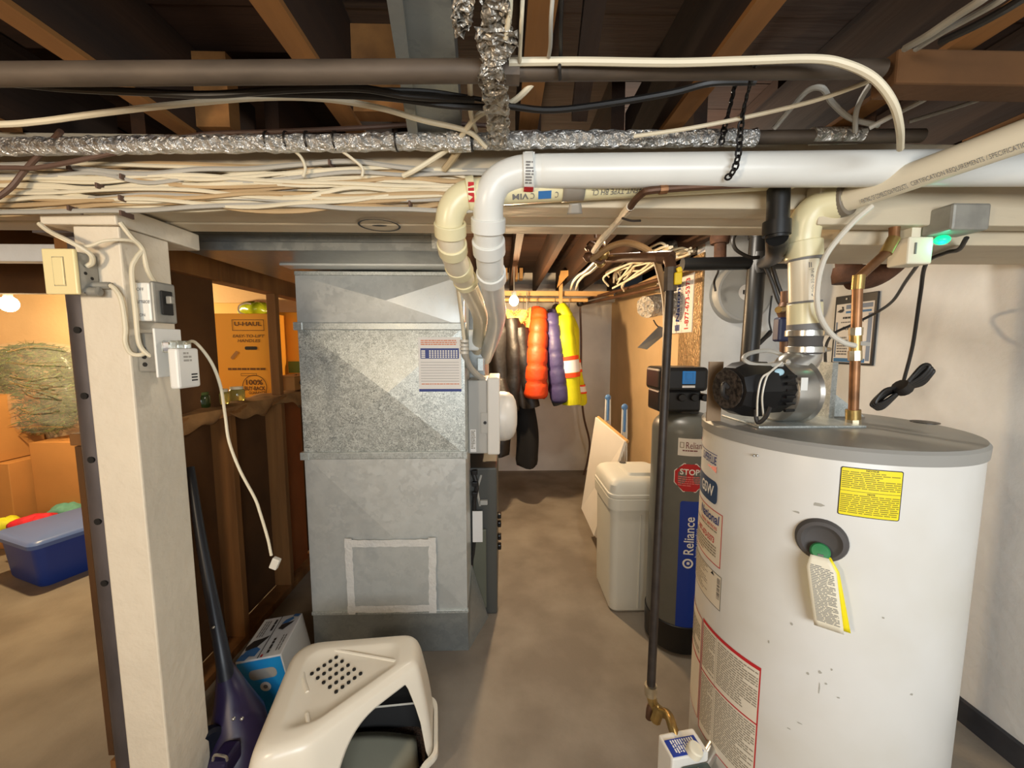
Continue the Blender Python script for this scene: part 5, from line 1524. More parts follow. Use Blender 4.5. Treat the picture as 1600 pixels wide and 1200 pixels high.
hs = MB().tube([P(925, 405, 1.6), P(955, 385, 1.5), P(985, 380, 1.45), P(1018, 396, 1.4), P(1032, 430, 1.38), P(1041, 480, 1.36), P(1040, 560, 1.33), P(1038, 640, 1.32)], .012, 10).build('brown_hose', M('tan_hose', rgb(150, 120, 84), .5)); tag(hs, 'tan hose arching over beside the black gas pipe', 'hose')
vl = thing('valve_cluster', 'cluster of small tangled brass valves hanging under the joists in the passage', 'valve', P(935, 392, 1.6))
for i, (px, py) in enumerate(((925, 385), (938, 382), (930, 397), (944, 398), (920, 402), (938, 410))):
    c = P(px, py, 1.6 + .02 * (i % 3)); MB().lathe([(.012, -.02), (.02, -.005), (.02, .005), (.012, .02)], c, (random.uniform(-1, 1), .3, random.uniform(-1, 1)), 10).build('valve_body', MAT['brass' if i % 2 else 'copper_dull'], vl)
MB().tube([P(915, 390, 1.6), P(930, 378, 1.6), P(946, 390, 1.6), P(940, 410, 1.6), P(922, 405, 1.6)], .007, 8).build('pipe', MAT['copper_dull'], vl)
MB().tube([P(930, 372, 1.6), P(930, 350, 1.6)], .007, 6, k=1).build('pipe', MAT['copper_dull'], vl)
# tangle of cables over the tan wall and flex ducts in the joists
tw = thing('cable_tangle', 'tangle of tan cables stuffed on top of the tan wall', 'cables', P(1000, 420, 2.9))
rr = random.Random(11)
for i in range(14):
    x0, y0 = rr.uniform(945, 975), rr.uniform(425, 455)
    x1, y1 = rr.uniform(1035, 1085), rr.uniform(384, 402)
    pts = [P(x0, y0, 3.2), P(x0 + rr.uniform(-10, 20), y0 - rr.uniform(8, 25), 3.1), P((x0 + x1) / 2 + rr.uniform(-10, 10), (y0 + y1) / 2 + rr.uniform(-18, 4), 2.8), P(x1 - 15, y1 + rr.uniform(-4, 8), 2.5), P(x1, y1, 2.3)]
    MB().tube(pts, .0075, 6).build('cable', MAT['cable_white'], tw)
fb2 = MB().tube([P(1030, 398, 2.9), P(1060, 390, 2.75), P(1092, 380, 2.62)], .07, 14, k=5, jit=.12).build('foil_bundle', MAT['foil_dull']); tag(fb2, 'foil wrapped bundle on top of the wall corner', 'insulation')
rp = thing('rusty_drain_fitting', 'rusty iron drain fitting hanging above the black branch pipe', 'pipe', P(1125, 400, 2.1))
MB().cyl(P(1125, 405, 2.1), P(1126, 355, 2.1), .03, n=14).build('pipe', MAT['cast'], rp); MB().lathe([(.045, -.03), (.05, 0), (.045, .03)], P(1125, 372, 2.1), (0, 0, 1), 14).build('hub', MAT['cast'], rp)

# bare bulbs
def bulb(name, label, c, r, power, col, drop):
    t = thing(name, label, 'lamp', c)
    MB().ball(c, r, (1, 1, 1.08), 18, 12).build('glass_bulb', MAT['bulb'], t)
    MB().cyl(c + V((0, 0, r * .8)), c + V((0, 0, r * .8 + .04)), .02, n=14).build('socket', MAT['porcelain'], t)
    MB().tube([c + V((0, 0, r * .8 + .04)), c + V((0, 0, drop))], .004, 6, k=1).build('cord', MAT['cable_white'], t)
    lamp(name + '_light', c - V((0, 0, r + .012)), power, col, .03)
    return t
bulb('bare_bulb', 'lit bare bulb beside the coats under the passage joists', P(803, 470, 3.0), .035, 85, (1, .70, .40), .25)
bulb('bare_bulb', 'lit bare bulb in the storage room above the wrapped tree', P(14, 475, 2.45), .042, 105, (1, .72, .38), .30)

# ================================================================== STORAGE ROOM
def cbox(name, label, cat, lo, hi, mat, rz=0, group=None, flaps=True, bevel=.004):
    lo, hi = V(lo), V(hi)
    c = (lo + hi) / 2
    t = thing(name, label, cat, (c.x, c.y, lo.z), group)
    R = Matrix.Rotation(rz, 3, 'Z')
    MB().box(lo, hi, 0, R, c).build('carton', mat, t, smooth=False, bevel=bevel)
    if flaps:
        mid = (lo.x + hi.x) / 2
        MB().box((lo.x, lo.y, hi.z), (mid - .002, hi.y, hi.z + .004), 0, R, c + V((0, 0, (hi.z - lo.z) / 2))).build('flap', mat, t, smooth=False)
        MB().box((mid + .002, lo.y, hi.z), (hi.x, hi.y, hi.z + .004), 0, R, c + V((0, 0, (hi.z - lo.z) / 2))).build('flap', mat, t, smooth=False)
    return t
# blue tote
tt = thing('storage_tote', 'blue plastic storage tote with a pale lid on the storage room floor', 'tote', PZ(60, 925, 0))
c0 = PZ(60, 925, 0); u = V((.36, .93, 0)).normalized(); v = V((-.93, .36, 0)).normalized()
def toteloop(i, z, L=.62, Wd=.44):
    pts = []
    r = .05
    for (a_, b_, s) in ((L - r - i, r + i, -90), (L - r - i, Wd - r - i, 0), (r + i, Wd - r - i, 90), (r + i, r + i, 180)):
        for k_ in range(5):
            an = math.radians(s + 22.5 * k_)
            pts.append(c0 + u * (a_ + r * math.cos(an)) + v * (b_ + r * math.sin(an)) + V((0, 0, z)))
    return pts
zl_ = P(60, 852, c0.y).z
MB().loft([toteloop(.03, 0.0), toteloop(.02, .02), toteloop(0, zl_)]).build('bin', MAT['tote'], tt)
MB().loft([toteloop(-.02, zl_ - .03), toteloop(-.022, zl_ - .005), toteloop(-.018, zl_), toteloop(-.01, zl_ + .012), toteloop(.0, zl_ + .016)]).build('lid', MAT['tote_lid'], tt)
def cloth(name, label, px, py, y, rx, ry, rz, mat, seed):
    rr = random.Random(seed)
    c = P(px, py, y)
    ph = [rr.uniform(0, 6) for _ in range(6)]
    loops = []
    for j in range(11):
        th = PI * j / 10
        lp = []
        for i in range(20):
            a_ = 2 * PI * i / 20
            f = 1 + .14 * math.sin(3 * a_ + ph[0] + th) + .09 * math.sin(5 * a_ + ph[1] - 2 * th)
            s = max(math.sin(th), .01) ** .7
            lp.append(c + V((rx * f * s * math.cos(a_), ry * f * s * math.sin(a_), -rz * math.cos(th) * (1 + .15 * math.sin(4 * a_ + ph[2])))))
        loops.append(lp)
    o = MB().loft(loops).build(name, mat, sharp=80)
    return tag(o, label, 'cloth')
zlid = zl_ + .016
cloth('red_bag', 'crumpled red bag lying on the blue tote', 58, 817, 2.72, .13, .10, .055, MAT['red_cloth'], 1)
cloth('lime_cloth', 'lime yellow cloth draped on the corner of the blue tote', 10, 820, 2.78, .08, .08, .05, MAT['lime_cloth'], 2)
cloth('teal_cloth', 'folded teal cloth on the blue tote beside the red bag', 108, 797, 2.95, .11, .1, .05, MAT['teal_cloth'], 3)
# cartons and wrapped tree
cartons = 'brown cartons in the storage room'
cbox('cardboard_box', 'brown carton under the wrapped tree', 'box', (P(28, 720, 2.92).x + .02, 2.98, .0), (P(135, 800, 3.0).x, 3.28, P(80, 692, 3.0).z), MAT['card'])
cbox('cardboard_box', 'tall brown carton upright at the edge beside the wrapped tree', 'box', (P(-60, 720, 2.95).x, 2.9, P(0, 720, 2.95).z + .004), (P(12, 720, 2.95).x, 3.2, P(0, 618, 2.95).z), MAT['card'])
cbox('cardboard_box', 'lower brown carton supporting the tall upright one', 'box', (P(-60, 720, 2.92).x, 2.86, .0), (P(28, 720, 2.92).x, 3.22, P(0, 722, 2.92).z - .004), MAT['card'])
tr = thing('wrapped_tree', 'artificial green tree lying wrapped in clear plastic on the cartons', 'artificial tree', P(60, 690, 3.12))
rr = random.Random(21)
ctr, top = P(70, 606, 3.12), None
nd = MB()
for i in range(2600):
    a_, b_ = rr.uniform(0, 2 * PI), rr.uniform(-1, 1)
    rad = rr.uniform(.45, 1) ** .5
    s = max(0, 1 - abs(b_) ** 7) ** .5
    p0 = ctr + V((.30 * rad * s * math.cos(a_) - .05, .11 * rad * s * math.sin(a_), .34 * b_))
    d_ = V((rr.uniform(-1, 1) * 1.4, rr.uniform(-.6, .2), rr.uniform(-.5, .3))).normalized() * rr.uniform(.04, .09)
    s_ = d_.cross(V((0, 1, .2))).normalized() * .005
    nd.add([p0 - s_, p0 + s_, p0 + d_], [(0, 1, 2)])
nd.build('needles', MAT['needles'], tr, smooth=False, kind='stuff')
for sgn in (1,):
    loops = []
    for j in range(25):
        b_ = -1 + 2 * j / 24
        s = max(.12, max(0, 1 - abs(b_) ** 7) ** .5)
        loops.append([ctr + V((.345 * s * (1 + .05 * math.sin(5 * a_ + 9 * b_) + .03 * rr.uniform(-1, 1)) * math.cos(a_) - .05, .13 * s * (1 + .06 * math.sin(7 * a_ + b_ * 14) + .05 * rr.uniform(-1, 1)) * math.sin(a_), .37 * b_)) for a_ in [2 * PI * i / 40 for i in range(40)]])
    MB().loft(loops).build('plastic_wrap', MAT['wrap'], tr, sharp=30)
for i in range(9):
    y0 = rr.uniform(545, 680)
    MB().tube([P(5 + rr.uniform(0, 40), y0, 2.985), P(50, y0 + rr.uniform(-12, 14), 2.975), P(70 + rr.uniform(10, 30), y0 + rr.uniform(-10, 10), 2.985)], .004, 5).build('wrap_fold', MAT['clear'], tr)

# shelf with boxes seen through the partition
sh = thing('storage_shelf', 'rough wooden shelf of boxes behind the stud partition', 'shelf', (-1.8, 2.7, 0))
MB().box((-2.35, 2.2, 1.13), (-1.44, 3.2, 1.155)).build('shelf_board', MAT['stud'], sh, smooth=False)
for (x_, y_) in ((-2.32, 2.22), (-1.50, 2.22), (-2.32, 3.16), (-1.50, 3.16)):
    MB().box((x_ - .02, y_ - .02, 0), (x_ + .02, y_ + .02, 1.13)).build('leg', MAT['stud'], sh, smooth=False)
UY = 2.62
a, b = P(344, 625, UY), P(424, 490, UY)
ub = thing('moving_box', 'yellow printed moving carton with handle slot on the storage shelf', 'box', ((a.x + b.x) / 2, UY + .2, 1.155))
cart_ = MB().box((a.x, UY, 1.158), (b.x, UY + .4, b.z)).build('carton', MAT['card_yellow'], ub, smooth=False, bevel=.004)
MB().box((b.x - .002, UY - .002, 1.17), (b.x + .006, UY + .01, b.z - .02)).build('corner_tape', MAT['paper'], ub, smooth=False)
mp = plane_map(V((a.x, UY, 1.158)), (1, 0, 0), (0, 0, 1)); W, H = b.x - a.x, b.z - 1.158
mb = MB(); border(mb, mp, W * .30, W * .86, H * .80, H * .93, .004, .001, 2)
text(mb, mp, 'U-HAUL', W * .34, W * .82, H * .855, H * .905, .0012, 0, bold=.04)
text(mb, mp, 'EASY-TO-LIFT', W * .30, W * .86, H * .72, H * .755, .0012, 0, bold=.02, shear=.15)
text(mb, mp, 'HANDLES', W * .38, W * .78, H * .665, H * .70, .0012, 0, bold=.02, shear=.15)
lines(mb, mp, W * .18, W * .96, H * .325, H * .36, H * .034, .0012, 0, .75, None, .012)
border(mb, mp, W * .40, W * .68, H * .265, H * .295, .0025, .0012, 2); text(mb, mp, 'GUARANTEE', W * .52, W * .84, H * .045, H * .08, .0012, 0, bold=.02)
text(mb, mp, '100%', W * .48, W * .78, H * .155, H * .22, .0012, 0, bold=.04)
text(mb, mp, 'BUY-BACK', W * .45, W * .82, H * .09, H * .14, .0012, 0, bold=.04)
cxx, czz, ra = W * .63, H * .13, W * .22
n = 28; vs = []
for i in range(n + 1):
    a_ = math.radians(-20 + 220 * i / n)
    for r_ in (ra, ra * .94): vs.append(mp(cxx + r_ * math.cos(a_), czz + r_ * math.sin(a_), .0012))
mb.add(vs, [(2 * i, 2 * i + 2, 2 * i + 3, 2 * i + 1) for i in range(n)])
mb.build('print', MAT['ink_brown'], cart_, smooth=False, kind='stuff')
mb = MB(); patch(mb, mp, W * .50, W * .72, H * .575, H * .615, .0014, .009, 8); mb.build('handle_slot', MAT['dark_void'], cart_, smooth=False)
mq = plane_map(mp(W * .30, H * .50), V((.66, 0, .75)), V((-.75, 0, .66)))
mb = MB(); patch(mb, mq, -.025, .04, -.010, .012, .0014, .008, 8); mb.build('tape_patch', MAT['card'], ub, smooth=False)
a2, b2 = P(333, 560, 3.0), P(372, 470, 3.0)
cbox('cardboard_box', 'pale yellow carton peeking out behind the printed moving carton', 'box', (P(318, 560, 3.05).x, 3.05, 1.158), (P(402, 560, 3.05).x, 3.19, P(350, 473, 3.05).z), M('pale_card', rgb(226, 186, 110), .8), flaps=False)
cloth('green_bag', 'yellow green plastic bag on top of the moving carton', 399, 484, 2.78, .11, .08, .05, M('lime_film', rgb(190, 206, 40), .25, var=.25, scale=20), 5)
lo_ = MB().tube([P(386, 492, 2.63), P(374, 488, 2.64), P(374, 478, 2.66), P(384, 474, 2.68), P(392, 475, 2.7)], .006, 6).build('white_loop_cord', MAT['cable_white']); tag(lo_, 'white cord looped on top of the moving carton', 'cord')
cbox('moving_box', 'second yellow carton with a green mark beyond the stud', 'box', (P(447, 560, 2.9).x, 2.78, 1.158), (P(447, 560, 2.9).x + .19, 3.18, P(450, 490, 2.9).z), MAT['card_yellow'], flaps=False)
gq = P(463, 578, 2.775); g_ = MB().box((gq.x - .05, 2.768, gq.z - .02), (gq.x + .10, 2.774, gq.z + .06)).build('green_label', MAT['green_card'], smooth=False); tag(g_, 'green card label stuck on the second yellow carton', 'label')
q = P(452, 622, 2.35)
cbox('parts_box', 'small flat brown box lying on the partition top plate', 'box', (SX - .125, 2.44, 1.224), (SX + .012, 2.80, 1.31), MAT['card'])
hk = MB().tube([P(460, 586, 2.55), P(464, 594, 2.55), P(474, 598, 2.5), P(484, 596, 2.5)], .015, 8).build('black_hose', MAT['cable_black']); tag(hk, 'short black hose end lying behind the flat brown box', 'hose')
for i, (px, py, rx, mt, nm, lab) in enumerate(((362, 632, .035, 'jar_green', 'green_jar', 'dark green glass jar on the partition ledge'), (382, 626, .04, 'jar_clear', 'clear_jar', 'clear plastic container on the partition ledge'), (402, 622, .035, 'jar_clear', 'clear_jar', 'second clear container nearer the printed carton bottom'))):
    m_ = M(mt, rgb(60, 84, 40) if i == 0 else rgb(188, 186, 110), .12, trans=.6)
    y_ = 1.78 + i * .12
    j = thing(nm, lab, 'jar', (SX - .06, y_, 1.224))
    MB().lathe([(rx * .9, 0), (rx, .01), (rx, .05), (rx * .8, .06)], (SX - .06, y_, 1.224), n=16).build('body', m_, j)
    MB().lathe([(rx * .85, .058), (rx * .85, .07), (.001, .071)], (SX - .06, y_, 1.224), n=16).build('lid', MAT['paper_cream'] if i else MAT['needles'], j)

# ================================================================== ON THE TIMBER POST
YF = BF - 0.001
ls = thing('light_switch', 'cream rocker light switch on a grey box at the top of the post', 'switch', P(95, 460, .95))
a, b = P(75, 460, .975), P(118, 389, .975)
plate_ = MB().box((a.x, .970, a.z), (b.x, .979, b.z)).build('cover_plate', MAT['switch_cream'], ls, smooth=False, bevel=.003)
mp = plane_map(V((a.x, .9695, a.z)), (1, 0, 0), (0, 0, 1)); W, H = b.x - a.x, b.z - a.z
MB().obox(V((a.x, .970, a.z)), (1, 0, 0), (0, 0, 1), (0, -1, 0), (W * .34, W * .66), (H * .2, H * .8), (0, .003)).build('rocker', MAT['switch_cream'], plate_, smooth=False, bevel=.0015)
mb = MB(); border(mb, mp, W * .32, W * .68, H * .18, H * .82, .0009, .0006, 2); mb.build('rocker_gap', MAT['print_grey'], plate_, smooth=False)
box_ = MB().box((a.x + .006, .980, a.z + .004), (b.x - .004, YF, b.z - .004)).build('device_box', MAT['plate_grey'], ls, smooth=False, bevel=.004)
for (px, py) in ((135, 424), (147, 431), (133, 455)):
    q = P(px, py, .97); MB().cyl(V((b.x - .005, .99 + (px - 130) * .0012, q.z)), V((b.x - .0035, .99 + (px - 130) * .0012, q.z)), .004, n=10).build('knockout', MAT['dark_void'], box_)
c = P(122, 452, .96); MB().cyl(V((b.x - .005, 1.0, c.z)), V((b.x + .02, 1.0, c.z)), .011, n=12).build('connector', MAT['plate_grey'], ls)
MB().cyl(P(132, 446, 1.01), P(172, 446, 1.015), .0085, n=12).build('connector', MAT['plate_grey'], ls)
RX = pr
def onface(px, py, off=0.0):
    return PX(px, py, RX + off)
ts = thing('toggle_switch', 'grey metal switch box with a dark toggle on the side of the post', 'switch', onface(255, 505, .05))
ya, yb = onface(228, 470, 0).y, 0
yc = BF + .052
zt_, zb_ = PX(240, 445, RX + .02).z, PX(240, 503, RX + .02).z
MB().box((RX + .001, yc - .032, zb_), (RX + .045, yc + .034, zt_)).build('switch_box', MAT['white_plastic'], ts, smooth=False, bevel=.005)
MB().box((RX + .046, yc - .034, zb_ - .004), (RX + .056, yc + .036, zt_ + .004)).build('cover_plate', MAT['plate_grey'], ts, smooth=False, bevel=.005)
MB().box((RX + .057, yc - .016, zb_ + .018), (RX + .062, yc + .018, zt_ - .018)).build('toggle_plate', MAT['dark_void'], ts, smooth=False, bevel=.002)
MB().box((RX + .062, yc - .006, (zt_ + zb_) / 2 - .002), (RX + .076, yc + .006, (zt_ + zb_) / 2 + .018)).build('toggle', MAT['plate_grey'], ts, smooth=False, bevel=.002)
mp = plane_map(V((RX + .001, yc - .0325, zb_)), (1, 0, 0), (0, 0, 1)); H = zt_ - zb_
mb = MB(); text(mb, mp, 'OFF', .012, .030, H * .78, H * .86, .0006); text(mb, mp, 'Furnace', .004, .042, H * .46, H * .58, .0006, shear=.2); text(mb, mp, 'ON', .014, .028, H * .12, H * .2, .0006); lines(mb, mp, .008, .04, H * .36, H * .42, .01, .0006)
mb.build('lettering', MAT['print_grey'], ts, smooth=False, kind='stuff')
ob = thing('power_outlet', 'power outlet on a grey box low on the side of the post', 'outlet', onface(262, 590, .05))
zt_, zb_ = PX(262, 514, RX + .05).z, PX(262, 586, RX + .05).z
MB().box((RX + .001, yc - .035, zb_ + .01), (RX + .05, yc + .035, zt_ - .012)).build('outlet_box', MAT['plate_grey'], ob, smooth=False, bevel=.004)
for (dy, dz) in ((-.0355, .05), (-.0355, .07), (-.0355, .03)):
    MB().cyl((RX + .02, yc + dy, zb_ + dz), (RX + .02, yc + dy - .001, zb_ + dz), .006, n=10).build('knockout', MAT['dark_void'], ob)
MB().box((RX + .051, yc - .042, zb_ - .004), (RX + .057, yc + .042, zt_)).build('cover_plate', MAT['white_plastic'], ob, smooth=False, bevel=.002)
dt = thing('plug_in_detector', 'white plug in alarm with a vent and cord hanging from the outlet', 'alarm', onface(295, 600, .09))
zt_, zb_ = PX(292, 544, RX + .1).z, PX(292, 606, RX + .1).z
case_ = MB().box((RX + .082, yc - .040, zb_), (RX + .108, yc + .034, zt_)).build('case', MAT['white_plastic'], dt, smooth=False, bevel=.006)
MB().box((RX + .058, yc - .028, zt_ - .012), (RX + .100, yc + .022, zt_ + .020)).build('plug', MAT['clear'], dt, smooth=False, bevel=.004)
for i in range(3):
    MB().box((RX + .1075, yc + .002, zb_ + .018 + i * .008), (RX + .1088, yc + .022, zb_ + .022 + i * .008)).build('vent_slot', MAT['black_plastic'], case_, smooth=False)
mp = plane_map(V((RX + .1083, yc - .035, zb_)), (0, 1, 0), (0, 0, 1)); H = zt_ - zb_
mb = MB(); lines(mb, mp, .014, .044, H * .55, H * .9, H * .09, .0004); mb.build('print', MAT['cable_grey'], case_, smooth=False, kind='stuff')
z_ = P(300, 530, 1.12)
cpts = [V((RX + .099, yc, zt_ + .012)), P(305, 535, 1.14), P(330, 566, 1.16), P(345, 605, 1.18), P(352, 650, 1.2), P(358, 690, 1.2), P(375, 735, 1.2), P(398, 778, 1.2), P(406, 800, 1.2), P(418, 840, 1.2), P(424, 868, 1.2)]
MB().tube(cpts, .0042, 8).build('cord', MAT['cable_white'], dt)
c = P(430, 880, 1.2); MB().obox(c, V((.9, 0, -.4)).normalized(), V((.4, 0, .9)).normalized(), V((0, -1, 0)), (-.012, .012), (-.018, .018), (-.008, .008)).build('plug_end', MAT['cable_clear'], dt, smooth=False, bevel=.003)
# surface cables on the post
def cable(label, pts, r, mat, group=None, name='white_cable', n=8):
    o = MB().tube([P(*q) for q in pts], r, n).build(name, mat)
    return tag(o, label, 'cable', group)
cable('cream cable dropping from the beam into the light switch box', [(62, 350, .99), (78, 362, .985), (110, 378, .975), (140, 396, .99), (144, 410, 1.0), (136, 416, 1.0)], .0055, MAT['cable_white'])
cable('thin cream cable along the cap block above the light switch', [(85, 365, .985), (130, 385, .99), (165, 376, 1.0), (205, 376, 1.03), (222, 388, 1.06)], .004, MAT['cable_white'])
cable('cream cable from the light switch box round to the outlet box', [(172, 446, 1.015), (180, 452, 1.015), (190, 470, 1.015), (196, 510, 1.02), (196, 535, 1.02), (205, 552, 1.03), (222, 554, 1.04), (232, 545, 1.06), (238, 530, 1.07), (246, 528, 1.08)], .0055, MAT['cable_white'])
cable('cream cable from the beam down to the toggle switch box', [(188, 348, 1.02), (205, 370, 1.03), (222, 388, 1.05), (230, 420, 1.06), (240, 438, 1.08), (248, 444, 1.1)], .0055, MAT['cable_white'])
cable('cream cable stapled down the post edge into the outlet box', [(222, 392, 1.05), (212, 405, 1.04), (206, 425, 1.035), (212, 490, 1.035), (216, 530, 1.035), (222, 545, 1.04), (235, 556, 1.05), (248, 560, 1.07)], .0055, MAT['cable_white'])

# ================================================================== ALONG AND ABOVE THE BEAM
rr = random.Random(33)
run = []
for i in range(26):
    f = i / 25
    yl = 256 + f * 80 + rr.uniform(-3, 3)
    yr = 266 + f * 50 + rr.uniform(-7, 7)
    r = rr.choice((.0050, .0056, .0062, .0048))
    d = BF - .008 - rr.choice((0, .008, .016, .022)) - r
    pts = [(-700, yl + rr.uniform(-6, 6), d), (-300, yl + rr.uniform(-5, 5), d), (-25, yl + rr.uniform(-3, 3), d)]
    for px in (70, 150, 230, 310, 390, 470, 550, 630, 700, 760):
        t_ = px / 760
        pts.append((px, yl + (yr - yl) * t_ + rr.uniform(-6, 6) + 7 * math.sin(px * .008 + i * 1.9), d + rr.uniform(-.003, .003)))
    pts.append((850, 278 + rr.uniform(-14, 14), BF - .01))
    run.append((pts[4][1], pts, r, MAT['cable_grey'] if i % 6 == 0 else MAT['cable_tan'] if i % 4 == 1 else MAT['cable_white'], 'grey' if i % 6 == 0 else 'tan' if i % 4 == 1 else 'cream'))
run.sort(key=lambda q: q[0])
ORD = 'topmost second third fourth fifth sixth seventh eighth ninth tenth eleventh twelfth thirteenth fourteenth fifteenth sixteenth seventeenth eighteenth nineteenth twentieth twenty-first twenty-second twenty-third twenty-fourth twenty-fifth lowest'.split()
for i, (_, pts, r, m_, cn) in enumerate(run):
    cable(ORD[i] + ' cable of the run along the beam, counted down above the post, ' + cn, pts, r, m_, 'cables run along the beam', n=6)
STL = ['brown staple on the top cables where the brown cable rises', 'brown staple above the post, uppermost of its column', 'brown staple midway between the brown cable and the post column', 'brown staple above the post, in the middle of its column', 'brown staple above the post, lowest of its column', 'brown staple low on the run by the brown cable', 'brown staple high on the run between the two tie loops', 'brown staple on the lowest cables near the yellowed elbow']
st = [(107, 262), (190, 276), (152, 290), (188, 309), (190, 333), (108, 325), (515, 254), (640, 318)]
for i, (px, py) in enumerate(st):
    q = P(px, py, .985); s_ = MB().box(q - V((.0025, .004, .006)), q + V((.0025, .03, .006))).build('cable_staple', MAT['cable_brown'], smooth=False, bevel=.001); tag(s_, STL[i], 'staple', 'cable staples on the beam')
for i, pts in enumerate(([(455, 232, .95), (470, 245, .965), (477, 262, .975), (474, 276, .98)], [(528, 232, .95), (548, 246, .965), (566, 262, .975), (566, 276, .98)])):
    cable(('wide' if i else 'narrow') + ' cream tie loop hanging from the foil pipe onto the cable run', pts, .0035, MAT['cable_white'], name='cable_tie')
cable('brown cable rising across the cable run to the gas pipe', [(-200, 400, .93), (-80, 350, .95), (-20, 318, .96), (15, 295, .965), (40, 265, .965), (75, 228, .95), (95, 205, .92)], .0055, MAT['cable_brown'], name='brown_cable')
cable('long brown cable sagging across the foil pipe', [(-600, 258, .955), (-200, 264, .955), (10, 262, .955), (60, 262, .955), (150, 245, .95), (240, 225, .945), (320, 210, .94), (420, 206, .94), (560, 200, .945), (680, 193, .95), (760, 196, .95)], .0052, MAT['cable_brown'], name='brown_cable')
cable('white cable arching over the foil pipe beside the joists', [(-700, 205, .80), (-300, 200, .80), (-20, 195, .80), (60, 190, .80), (150, 178, .80), (260, 165, .80), (400, 153, .80), (500, 154, .80), (590, 168, .82), (660, 188, .86), (730, 205, .90), (760, 230, .93)], .0055, MAT['cable_white'])
cable('white cable slanting from the hanging foil to the beam', [(835, 128, .82), (800, 160, .84), (748, 180, .86), (715, 220, .93), (690, 240, .96), (650, 265, .97), (630, 275, .985)], .0058, MAT['cable_white'])
cable('flat tan cable crossing under the foil pipe', [(720, 230, .945), (706, 250, .97), (694, 265, .985)], .008, M('tan_cable', rgb(170, 150, 116), .6), name='tan_cable')
cable('white cable hanging in front of the grey joist duct', [(734, 125, .75), (735, 150, .78), (736, 180, .85), (744, 205, .92)], .005, MAT['cable_white'])
cable('long white cable tied along the gas pipe and curling down to the beam', [(795, 97, .655), (900, 96, .655), (1050, 98, .655), (1160, 95, .655), (1270, 92, .655), (1320, 100, .65), (1365, 122, .65), (1395, 160, .66), (1406, 200, .70), (1407, 232, .78)], .0060, MAT['cable_white'])
cable('white cable slanting up from the foil pipe towards the ceiling', [(990, 213, .90), (1080, 200, .87), (1180, 180, .84), (1270, 158, .80), (1345, 132, .74), (1365, 122, .70)], .0042, MAT['cable_white'])
cable('pale cable arching over the thick white pipe', [(1210, 200, .92), (1235, 170, .88), (1262, 142, .84), (1285, 138, .82), (1300, 160, .84), (1330, 185, .88), (1372, 196, .90)], .0055, MAT['cable_grey'])
cable('pale cable rising in a curve to the wood blocking', [(1358, 200, .88), (1400, 178, .85), (1445, 155, .80), (1470, 135, .76), (1476, 120, .74)], .0052, MAT['cable_grey'])
cable('pale cable dropping from the wood blocking to the thick white pipe', [(1362, 128, .78), (1348, 150, .82), (1338, 175, .86), (1336, 205, .90)], .005, MAT['cable_grey'])
cable('grey twin cable slanting through the joists', [(1415, 75, .66), (1450, 55, .60), (1490, 28, .56), (1530, 2, .52), (1560, -20, .50)], .0055, MAT['cable_grey'])
cable('second grey cable slanting through the joists beside the twin', [(1432, 76, .66), (1470, 52, .60), (1520, 25, .56), (1560, 2, .52), (1590, -20, .50)], .0045, MAT['cable_grey'])
cable('dark cable in the joists beyond the twin grey cables', [(1470, 65, .66), (1520, 42, .62), (1570, 15, .58), (1610, -10, .54)], .006, MAT['cable_black'], name='black_cable')
cable('grey cable running far along the beam top by the heater', [(1420, 190, .90), (1480, 172, .87), (1540, 152, .84), (1620, 120, .80)], .0045, MAT['cable_grey'])
cable('black cable sagging from the hanging foil to the chain', [(790, 165, .84), (860, 172, .85), (950, 162, .84), (1050, 145, .82), (1110, 130, .80), (1180, 128, .80)], .0065, MAT['cable_black'], name='black_cable')
cable('dark cable slung under the gas pipe over the storage room', [(-700, 120, .70), (-300, 122, .70), (-20, 128, .70), (100, 138, .72), (220, 144, .72), (330, 148, .72), (450, 140, .72), (560, 138, .72), (640, 150, .74), (740, 156, .78)], .006, MAT['cable_black'], name='black_cable')
cable('second dark cable sagging to the hanging foil', [(380, 145, .74), (500, 148, .75), (600, 152, .76), (700, 165, .78), (765, 168, .80)], .006, MAT['cable_black'], name='black_cable')
cable('thin dark wire strung in front of the grey joist duct', [(560, 140, .76), (660, 142, .77), (720, 150, .78), (765, 158, .80)], .004, MAT['cable_black'], name='black_cable')
cable('thin white wire hanging from the joist beside the foil', [(817, -10, .56), (815, 30, .58), (813, 70, .62), (812, 96, .65)], .003, MAT['cable_white'])
cable('thin grey wire looping at the joist edge above the gas pipe', [(864, -10, .56), (861, 30, .58), (860, 70, .62), (857, 90, .65)], .003, MAT['cable_grey'])
cable('black wire tied round the gas pipe', [(878, -10, .56), (876, 40, .6), (876, 85, .655), (874, 105, .655), (875, 124, .67)], .003, MAT['cable_black'], name='black_cable')

gp = thing('overhead_gas_pipe', 'long dusty iron gas pipe crossing under the joists', 'pipe', P(600, 112, .674))
MB().cyl(P(-1100, 124, .674), P(760, 111, .674), .0165, n=18).build('pipe', MAT['iron_dusty'], gp)
MB().cyl(P(755, 111, .674), P(1378, 108, .705), .0145, n=18).build('pipe', MAT['iron_dusty'], gp)
for px in (792,):
    q = P(px, 111, .674); MB().cyl(q - V((.02, 0, 0)), q + V((.02, 0, 0)), .020, n=8).build('coupling', MAT['iron_dusty'], gp)
rr = random.Random(9)
fp = thing('foil_wrapped_pipe', 'foil wrapped pipe lying along the top edge of the beam', 'pipe', P(600, 222, .95))
A_, B_ = P(-900, 240, .945), P(1180, 215, .945)
npt = 200
MB().tube([A_.lerp(B_, i / npt) + V((0, 0, rr.uniform(-.0012, .0012))) for i in range(npt + 1)], .0185, 12, k=1, smooth=False, jit=.10).build('foil_jacket', MAT['foil'], fp, sharp=85)
